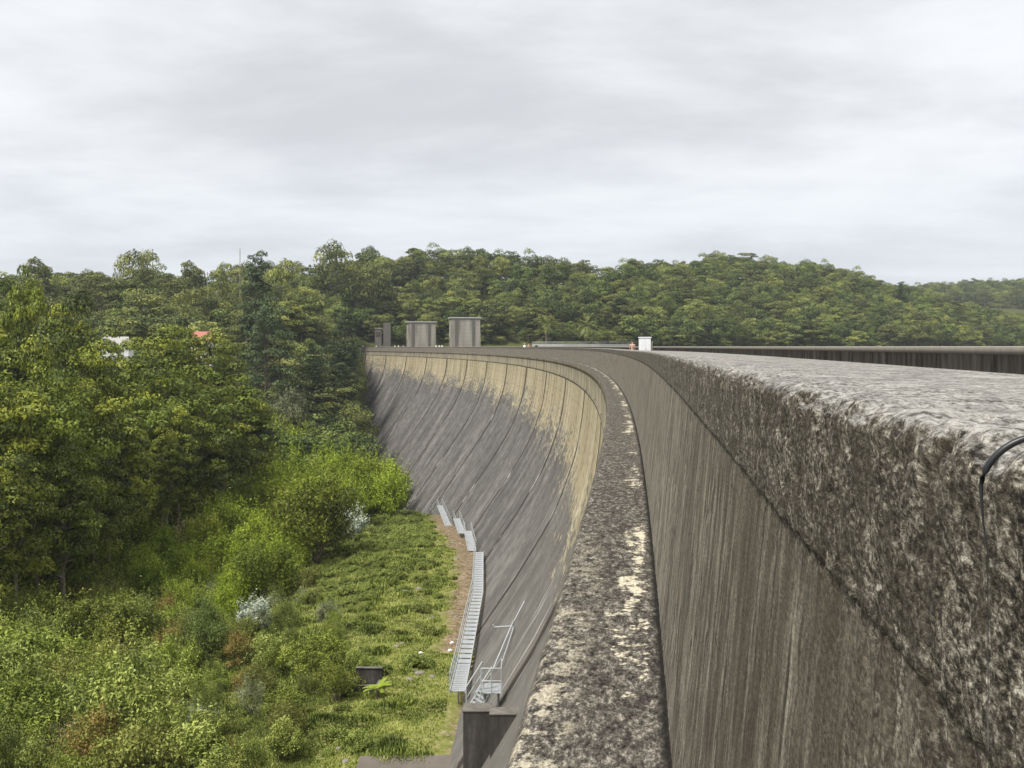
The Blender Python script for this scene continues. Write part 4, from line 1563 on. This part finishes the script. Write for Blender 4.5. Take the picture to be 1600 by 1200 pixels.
M_SKIN = simple('skin', (.50, .31, .22), .6, .08, 8)
M_HAIR = simple('dark_hair', (.035, .025, .018), .6, .2, 20)
M_TROUS = simple('dark_trousers', (.05, .055, .08), .9, .2, 8)


def person(x, y, z, rz, shirt, label, arm=0.0, hat=None):
    o = thing('person', label, 'person', (x, y, z), rz, None)
    J = [(0, 0, .95, .13, .10), (0, 0, 1.15, .12, .09), (0, 0, 1.36, .15, .10), (0, 0, 1.47, .055), (0, -.01, 1.56, .06), (0, -.015, 1.66, .085, .10), (0, -.01, 1.74, .06),
         (-.18, 0, 1.40, .05), (-.25, .01, 1.12, .04), (-.24, -.08 - arm, .88 + arm * .8, .03), (-.24, -.12 - arm, .80 + arm, .026),
         (.18, 0, 1.40, .05), (.25, .01, 1.12, .04), (.24, -.08 - arm, .88 + arm * .8, .03), (.24, -.12 - arm, .80 + arm, .026),
         (-.09, 0, .86, .09), (-.10, -.02, .48, .06), (-.10, .03, .09, .04), (-.10, -.10, .03, .035),
         (.09, 0, .86, .09), (.10, .02, .48, .06), (.10, .05, .09, .04), (.10, -.08, .03, .035)]
    E_ = [(0, 1), (1, 2), (2, 3), (3, 4), (4, 5), (5, 6), (2, 7), (7, 8), (8, 9), (9, 10), (2, 11), (11, 12), (12, 13), (13, 14), (0, 15), (15, 16), (16, 17), (17, 18), (0, 19), (19, 20), (20, 21), (21, 22)]
    skin_mesh(J, E_, 'body', M_SKIN, o)
    S = [(0, 0, .93, .155, .12), (0, 0, 1.15, .145, .115), (0, 0, 1.36, .17, .125), (0, 0, 1.45, .08), (-.19, 0, 1.40, .07), (-.24, .01, 1.20, .062), (.19, 0, 1.40, .07), (.24, .01, 1.20, .062)]
    skin_mesh(S, [(0, 1), (1, 2), (2, 3), (2, 4), (4, 5), (2, 6), (6, 7)], 'shirt', shirt, o)
    T_ = [(0, 0, .95, .15, .12), (-.095, 0, .84, .105), (-.10, -.02, .48, .08), (-.10, .03, .10, .06), (.095, 0, .84, .105), (.10, .02, .48, .08), (.10, .05, .10, .06)]
    skin_mesh(T_, [(0, 1), (1, 2), (2, 3), (0, 4), (4, 5), (5, 6)], 'trousers', M_TROUS, o)
    skin_mesh([(0, .03, 1.66, .085, .09), (0, .015, 1.73, .09, .10), (0, 0, 1.785, .05)], [(0, 1), (1, 2)], 'hair' if hat is None else 'hat', M_HAIR if hat is None else hat, o)
    return o


W_SH = simple('white_cotton', (.80, .80, .80), .9, .05, 8)
P_SH = simple('pink_cotton', (.46, .29, .24), .9, .08, 8)
B_SH = simple('navy_cotton', (.05, .06, .10), .9, .08, 8)
K_SH = simple('khaki_cotton', (.33, .29, .20), .9, .08, 8)
ppl = [(567.5, 399, W_SH, 'person in a white top at the far end of the crest beside the pines'),
       (588, 391, W_SH, 'person in a white top in front of the farthest portal tower'),
       (617, 360, W_SH, 'left of two people in white between the portal and middle tower'),
       (622.5, 359, W_SH, 'right of two people in white between the portal and middle tower'),
       (630, 350, K_SH, 'person in khaki at the left foot of the middle tower'),
       (681.5, 306, W_SH, 'leftmost of three people in white between the two towers'),
       (686.5, 303, W_SH, 'middle of three people in white between the two towers'),
       (690.8, 298, W_SH, 'rightmost of three people in white between the two towers'),
       (722, 268, P_SH, 'person in a pink top before the tallest tower'),
       (819.5, 171, W_SH, 'person in a white hat and top on the middle of the crest'),
       (826, 169, P_SH, 'person in pink beside the white hat walker on the crest'),
       (838, 165, B_SH, 'dark clothed person on the crest right of the white hat walker'),
       (988, 96, P_SH, 'person in a salmon top standing left of the white cabinet')]
for q, (px, Y, sh, lb) in enumerate(ppl):
    x, y, _ = at(px, 541, Y)
    s_v, d_v = s_d(x, y)
    zc_ = -1.16 + float(crest_dz(float(s_v)))
    dd_ = float(np.clip(d_v, dU + .6, -1.3))
    if q < 12:
        # same bearing, moved along the ray to stand on the road
        for YY in np.arange(Y * .8, Y * 1.15, .25):
            xx, yy_, _ = at(px, 541, YY)
            _, d2 = s_d(xx, yy_)
            if d2 < -1.4:
                x, y = xx, yy_
                break
        else:
            xs_, ys_ = arc(float(s_v), dd_); x, y = float(xs_), float(ys_)
    person(x, y, zc_, random.uniform(-.8, .8) + (math.pi if q % 3 == 0 else 0), sh, lb, .12 * (q % 2), W_SH if q == 9 else None)


# ------------------------------------------------------------------ steel stairs along the toe
def toe_point(px, py):
    """where the sight line of this pixel meets the dam's face"""
    yy = np.linspace(20, 420, 20001)
    x = (px - 800) / F * yy
    z = -(py - HZ) / F * yy
    _, d = s_d(x, yy)
    k_ = np.where(d < face_d(z))[0][0]
    return Vector((x[k_], yy[k_], z[k_]))


def stair(P0, P1, width, n_tread, label, rails=(1, 1), rise=1.0, posts=6):
    """flight from P0 to P1 (left edge line), width to the right"""
    P0, P1 = Vector(P0), Vector(P1)
    o = thing('steel_stair', label, 'stair', P0)
    D = P1 - P0
    hd = Vector((D.x, D.y, 0)).normalized()
    rt = Vector((hd.y, -hd.x, 0)) * width
    if rt.x < 0:
        rt = -rt
    mb = MB()
    rzz = math.atan2(rt.y, rt.x)
    L = D.length
    for k_ in range(n_tread):
        c = D * ((k_ + .5) / n_tread) + rt * .5
        mb.box((c.x, c.y, c.z), (width * 1.04, (.66 if L > 9 else .55) * L / n_tread, .04), 0, rzz)
    for f in (0, 1):
        a_ = rt * f
        nseg = 1
        for (dz0, hh) in ((-.12, .2),):
            v = [a_ + Vector((0, 0, dz0)), a_ + D + Vector((0, 0, dz0)), a_ + D + Vector((0, 0, dz0 + hh)), a_ + Vector((0, 0, dz0 + hh))]
            off = rt.normalized() * .05
            v2 = [q + off for q in v]
            mb.add(v + v2, [(0, 1, 2, 3), (7, 6, 5, 4), (0, 4, 5, 1), (1, 5, 6, 2), (2, 6, 7, 3), (3, 7, 4, 0)])
    mb.obj('flight', M_GALV, o)
    for f in (0, 1):
        if not rails[f]:
            continue
        mb = MB()
        a_ = rt * f
        upv = Vector((0, 0, rise))
        mb.tube([a_ + upv, a_ + D + upv], .032, 6)
        mb.tube([a_ + upv * .52, a_ + D + upv * .52], .022, 6)
        for k_ in range(posts):
            p = a_ + D * (k_ / (posts - 1))
            mb.tube([p - Vector((0, 0, .12)), p + upv], .027, 6)
        mb.obj('handrail', M_GALV, o)
    mb = MB()
    for k_ in range(3):
        p = D * ((k_ + .5) / 3) + rt * .5
        gzv = gz(P0.x + p.x, P0.y + p.y) - P0.z - .4
        mb.tube([p + Vector((0, 0, -.1)), Vector((p.x, p.y, min(gzv, p.z - .5)))], .05, 6)
    mb.obj('support_legs', M_GALV_DK, o)
    return o


def left_of(p, m):
    return Vector((p.x - m, p.y, p.z + .35))


tp = {}
for nm, px, py in (('a', 757, 868), ('b', 757, 932), ('c', 748, 1000), ('d', 738, 1046)):
    tp[nm] = left_of(toe_point(px, py), 1.0)
stair(tp['b'], tp['a'], .85, 18, 'longest steel stair flight hugging the dam toe', (1, 0), 1.05, 9)
stair(tp['d'], tp['b'], .85, 18, 'lower steel stair flight running down to the platform by the dam toe', (1, 0), 1.05, 7)
stair(left_of(toe_point(733, 1090), 1.1), tp['d'], .85, 16, 'lowest steel stair flight ending near the small platform', (1, 0), 1.05, 6)
p0, p1 = left_of(toe_point(744, 866), .9), left_of(toe_point(736, 834), .9)
stair(p0, p1, .9, 12, 'short steel stair flight just above the longest flight', (1, 1), 1.1, 4)
p0, p1 = left_of(toe_point(727, 838), .9), left_of(toe_point(718, 814), .9)
stair(p0, p1, .9, 11, 'third steel stair flight up the dam toe', (1, 1), 1.1, 4)
p0, p1 = left_of(toe_point(706, 828), .9), left_of(toe_point(691, 793), .9)
stair(p0, p1, .9, 16, 'uppermost steel stair flight bending round the dam toe', (1, 1), 1.1, 5)

# landing rail at the far top, with diagonal struts
a_ = toe_point(690, 792); b_ = toe_point(664, 804)
o = thing('landing_rail', 'short galvanised landing rail with diagonal struts at the top of the stairs', 'railing', a_)
mb = MB()
D = b_ - a_
for hh in (.5, 1.05):
    mb.tube([Vector((-.5, -1.2, hh)), D + Vector((-.5, -1.2, hh))], .045, 6)
for k_ in range(4):
    p = D * (k_ / 3) + Vector((-.5, -1.2, 0))
    mb.tube([p - Vector((0, 0, .8)), p + Vector((0, 0, 1.05 + (.9 if k_ in (0, 2) else 0)))], .04, 6)
mb.obj('rail', M_GALV, o)
mb = MB()
mb.tube([Vector((-1.0, -1.6, -.9)), D * .6 + Vector((-.5, -1.2, 1.0))], .035, 6)
mb.tube([Vector((-1.5, -1.9, -1.2)), D * .9 + Vector((-.5, -1.2, .5))], .035, 6)
mb.obj('strut', M_GALV_DK, o)

# gauge platform near the bottom
c = toe_point(790, 1086)
pl = thing('steel_platform', 'small galvanised steel platform with railings beside the dam face', 'platform', (c.x - .62, c.y - .2, c.z + .35))
mb = MB()
for k_ in range(7):
    mb.box((0, -.55 + k_ * .19, 0), (.85, .13, .04))
mb.box((-.44, 0, -.03), (.05, 1.4, .14)); mb.box((.44, 0, -.03), (.05, 1.4, .14))
mb.obj('deck', M_GALV, pl)
mb = MB()
for (x_, y_) in ((-.44, -.68), (.44, -.68), (.44, .68), (0, -.68)):
    mb.tube([(x_, y_, -.1), (x_, y_, 1.1)], .026, 6)
for hh in (.55, 1.1):
    mb.tube([(-.44, -.68, hh), (.44, -.68, hh), (.44, .68, hh)], .028, 6)
mb.obj('railing', M_GALV, pl)
mb = MB()
for x_ in (-.3, .3):
    mb.tube([(x_, 0, -.06), (x_, 0, -3.0)], .06, 6)
mb.obj('support_legs', M_GALV_DK, pl)
# inclined steps joining the stair and the platform
p0 = Vector((c.x - 1.75, c.y + .2, c.z - .75)); p1 = Vector((c.x - 1.05, c.y + .6, c.z + .25))
o = stair(p0, p1, .9, 7, 'short steel steps climbing to the small platform', (1, 1), 1.05, 3)

# pipe bracket on the dam face: T-shaped arm with long raking pipes
a_ = toe_point(806, 976)
br = thing('gauge_pipe', 'bent galvanised pipe bracket with raking pipes fixed on the dam face', 'pipe', a_ + Vector((-.15, -.3, 0)))
mb = MB()
mb.tube([(-1.15, -.25, .16), (-1.05, -.25, 0), (0, 0, 0)], .05, 6)
mb.obj('arm', M_GALV, br)
mb = MB()
lo = toe_point(778, 1040) - a_
mb.tube([(0, 0, .25), (lo.x - .1, lo.y - .3, lo.z)], .045, 6)
lo2 = toe_point(790, 1032) - a_
mb.tube([(.05, 0, 0), (lo2.x - .05, lo2.y - .2, lo2.z)], .035, 6)
mb.tube([(-.02, -.05, .3), (-.08, -.1, -1.9)], .045, 6)
mb.obj('raking_pipe', M_GALV, br)
mb = MB()
hi = toe_point(826, 936) - a_
mb.tube([(0, 0, .2), (hi.x - .1, hi.y - .2, hi.z)], .03, 6)
mb.obj('upper_pipe', M_GALV, br)

# ------------------------------------------------------------------ concrete buttress blocks at the bottom
x, y, z = at(745, 1113, 41.0)
bt = thing('buttress_block', 'tall black concrete buttress block at the bottom centre', 'buttress', (x, y, z))
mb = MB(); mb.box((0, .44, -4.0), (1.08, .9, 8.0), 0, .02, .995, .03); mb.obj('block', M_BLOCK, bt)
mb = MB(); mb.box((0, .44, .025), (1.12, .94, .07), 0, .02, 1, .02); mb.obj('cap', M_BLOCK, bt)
x, y, z = at(800, 1118, 40.2)
bt2 = thing('buttress_block', 'lower black concrete buttress between the taller block and the ledge', 'buttress', (x, y, z))
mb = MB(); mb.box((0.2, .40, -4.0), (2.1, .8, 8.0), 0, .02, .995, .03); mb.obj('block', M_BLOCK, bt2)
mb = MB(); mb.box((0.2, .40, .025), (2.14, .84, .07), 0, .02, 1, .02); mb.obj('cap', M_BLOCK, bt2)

# old concrete pit in the scrub
Yp = 63.
x = (575 - 800) / F * Yp
zg = gz(x, Yp)
pit = thing('concrete_pit', 'old dark concrete pit with open lid block half buried in scrub', 'concrete pit', (x, Yp, zg), -.05)
mb = MB()
mb.box((0, .55, .9), (1.75, .22, 1.9), 0, 0, 1, .03)
mb.box((-.8, 0, .55), (.2, 1.0, 1.2), 0, 0, 1, .03)
mb.box((.75, -.1, .40), (.2, 1.2, .9), 0, 0, 1, .03)
mb.obj('wall', M_BLOCK, pit)
mb = MB(); mb.box((0, .55, 1.88), (1.85, .34, .10), 0, 0, 1, .03); mb.obj('rim', M_BLOCK, pit)
mb = MB(); mb.box((-.1, -.55, .40), (1.3, .2, .8), 0, .08, .9, .04); mb.obj('front_slab', M_BLOCK, pit)
pit.scale = (.88, .9, .66)

# slab at the lower edge
Ys = 51.2
x = (640 - 800) / F * Ys
sl = thing('concrete_slab', 'flat grey brown concrete slab at the bottom edge left of the buttress', 'slab', (x, Ys, gz(x, Ys)))
mb = MB(); mb.box((0, -1.2, .05), (4.8, 2.6, .35), 0, .02, 1, .04); mb.obj('slab', simple('brown_grey_concrete', (.13, .112, .095), .95, .35, 1.2, 0, .03), sl)


def fern(px, Y, hgt, wpx, label):
    r = np.random.default_rng(int(px))
    x = (px - 800) / F * Y
    L = wpx / F * Y / 2
    o = thing('fern', label, 'fern', (x, Y, gz(x, Y)))
    Vs = []
    for k_ in range(14):
        az = k_ * 2.4; el = math.radians(r.uniform(25, 60))
        p = np.array([0, 0, hgt * .45]); d = np.array([math.cos(az) * math.cos(el), math.sin(az) * math.cos(el), math.sin(el)])
        side = np.array([-math.sin(az), math.cos(az), 0])
        for q in range(9):
            p = p + d * L * 1.2 / 9
            d = d + (0, 0, -.12); d /= np.linalg.norm(d)
            w = L * .24 * math.sin(math.pi * (q + 1.5) / 11)
            for sg in (-1, 1):
                Vs.append([p, p + d * L * .10, p + side * sg * w + d * L * .16, p + side * sg * w + d * L * .08])
    V = np.array(Vs).reshape(-1, 3)
    obj('fronds', new_mesh('fronds', V, np.arange(len(V)).reshape(-1, 4), [M_LEAF_WATTLE], None, False, {'tint': np.full(len(V), .6)}), o)
    mb = MB(); mb.tube([(0, 0, -.2), (0, 0, hgt * .46)], [.10, .07], 7); mb.obj('stem', M_BARK_DARK, o)


fern(590, 61.5, 1.2, 38, 'bright green fern growing beside the old concrete pit')

# rocks and white markers on the grass
mbs = []
for k_ in range(3):
    bm = bmesh.new()
    bmesh.ops.create_icosphere(bm, subdivisions=2, radius=.5)
    for v in bm.verts:
        n = float(fbm(np.array([v.co]) * 2.1, 2, 80 + k_)[0])
        v.co = Vector(v.co) * (.6 + .8 * n)
        v.co.z *= .6
    me = bpy.data.meshes.new('rock'); bm.to_mesh(me); bm.free()
    me.materials.append(M_STONE)
    mbs.append(me)
for q, (px, py, w) in enumerate([(655, 1052, 26), (675, 1058, 18), (640, 1062, 20), (620, 1010, 18), (628, 1006, 14), (540, 1190, 22), (610, 1165, 16), (575, 1168, 14), (690, 1183, 18), (655, 920, 18), (634, 925, 22), (530, 1170, 18), (700, 1150, 12), (648, 1048, 14)]):
    Y = 55.
    for _ in range(12):
        x = (px - 800) / F * Y
        Y = F * -gz(x, Y) / (py - HZ)
    o = obj('rock', mbs[q % 3])
    o.location = (x, Y, gz(x, Y) + .02)
    s = w / F * Y * .62
    o.scale = (s, s, s * .8); o.rotation_euler = (0, 0, q * 1.7)
    tag(o, 'weathered grey brown rock lying in the grass at the foot of the dam', 'rock', 'rocks scattered on the grass below the dam')
rr2 = np.random.default_rng(77)
for q in range(40):
    px, py = 640 + 95 * rr2.random(), 815 + 190 * rr2.random()
    x, Y = ground_hit(px, py)
    _, dd = s_d(x, Y)
    td = float(dd - face_d(gz(x, Y)))
    if td < 1.8 or td > 6.5:
        continue
    o = obj('stone', mbs[q % 3])
    o.location = (x, Y, gz(x, Y) + .01)
    s = .15 + .4 * rr2.random() ** 2
    o.scale = (s * 1.3, s, s * .7); o.rotation_euler = (0, 0, q * 1.3)
    tag(o, 'small loose stone on the bare brown strip beside the stairs', 'stone', 'loose stones on the bare strip along the dam toe')
for (px, py, lb) in [(706, 1006, 'white stone nearest the stairs on the grass'), (703, 1018, 'second white stone just below the stairs marker'), (657, 1022, 'small lone white stone out on the grass')]:
    Y = 65.
    for _ in range(12):
        x = (px - 800) / F * Y
        Y = F * -gz(x, Y) / (py - HZ)
    o = obj('marker_stone', mbs[1].copy())
    o.data.materials.clear(); o.data.materials.append(M_WHITE)
    o.location = (x, Y, gz(x, Y) + .08); o.scale = (.28, .28, .36)
    tag(o, lb, 'stone')


# ------------------------------------------------------------------ houses, poles and sign among the trees
def house(px, top, Y, wpx, roofm, wallm, label):
    x, y, z = at(px, top, Y)
    w = wpx / F * Y
    zg = gz(x, y)
    o = thing('house', label, 'house', (x, y, zg), .2)
    hh = z - zg
    eave = hh - 2.0
    mb = MB(); mb.box((0, 0, eave / 2), (w * .9, 7, eave)); mb.obj('wall', wallm, o)
    mb = MB()
    a_, b_ = w / 2, 4.0
    mb.add([(-a_, -b_, eave), (a_, -b_, eave), (a_, b_, eave), (-a_, b_, eave), (-a_ * .75, 0, hh), (a_ * .75, 0, hh)], [(0, 1, 5, 4), (1, 2, 5), (2, 3, 4, 5), (3, 0, 4), (3, 2, 1, 0)])
    mb.obj('roof', roofm, o)
    mb = MB()
    mb.box((-w * .2, -3.52, eave * .72), (1.6, .08, 1.3)); wdw = mb.obj('window', M_DARK_DOOR, o)
    mb = MB()
    mb.box((w * .2, -3.52, eave * .72), (1.6, .08, 1.3)); mb.obj('window', M_DARK_DOOR, o)


M_REDROOF = simple('red_tile_roof', (.36, .14, .11), .85, .2, 2)
M_CREAMW = simple('cream_wall', (.55, .52, .45), .9, .1, 1)
house(316, 518, 235, 34, M_REDROOF, M_CREAMW, 'house with red roof half hidden by the left trees')
house(182, 526, 228, 48, M_ROOF, M_WHITE, 'white house with pale roof behind the left trees')


def pole(px, top, Y, label, arm=True):
    x, y, z = at(px, top, Y)
    zg = gz(x, y)
    o = thing('power_pole', label, 'pole', (x, y, zg - .3))
    hh = z - zg + .3
    mb = MB(); mb.tube([(0, 0, 0), (0, 0, hh)], [.15, .11], 8); mb.obj('shaft', M_POLE, o)
    if arm:
        mb = MB(); mb.box((0, 0, hh - .6), (2.2, .14, .16)); mb.obj('crossarm', M_POLE, o)


pole(324, 425, 330, 'grey power pole standing clear of the trees on the left slope')
pole(375, 388, 345, 'power pole rising beside the tallest pine', False)
pole(340, 432, 345, 'farther thin power pole right of the grey pole')
# elevated rail by the poles
x, y, z = at(325, 456, 335)
fe = thing('pipe_bridge', 'pale steel pipe bridge beside the power poles on the left slope', 'pipe bridge', (x, y, gz(x, y)))
hh = z - gz(x, y)
mb = MB(); mb.tube([(-2.4, 0, hh), (3.0, .5, hh + .1)], .10, 6); mb.tube([(-2.4, 0, hh - .9), (3.0, .5, hh - .8)], .07, 6); mb.obj('pipe', M_POLE, fe)
mb = MB()
for q in (-2.2, -.6, 1.2, 2.8):
    mb.tube([(q, .2, -.5), (q, .2, hh)], .1, 6)
mb.obj('trestle', M_POLE, fe)
# green sign board at the abutment
x, y, z = at(533, 649, 303)
zg = gz(x, y)
sg = thing('sign_board', 'small green topped sign board among the shrubs left of the dam face', 'sign', (x, y, zg))
mb = MB(); mb.box((0, 0, z - zg), (4.2, .3, .75), 0, .05, 1, .03); mb.obj('board', simple('green_paint', (.10, .34, .25), .6, .1), sg)
mb = MB()
for q in (-1.0, 1.0):
    mb.tube([(q, .02, -.3), (q, .02, z - zg - .2)], .06, 6)
mb.obj('post', M_POLE, sg)

# ------------------------------------------------------------------ air: faint even haze over the whole valley
mb = MB()
mb.box((0, 1450, 29), (5600, 3900, 186))
hm = bpy.data.materials.new('haze_air')
hm.use_nodes = True
hm.node_tree.nodes.clear()
ho = hm.node_tree.nodes.new('ShaderNodeOutputMaterial')
hv = hm.node_tree.nodes.new('ShaderNodeVolumePrincipled')
hv.inputs['Color'].default_value = (.82, .88, .97, 1)
hv.inputs['Density'].default_value = 0.00013
hv.inputs['Anisotropy'].default_value = .2
hm.node_tree.links.new(hv.outputs[0], ho.inputs['Volume'])
tag(mb.obj('haze', hm), kind='stuff')
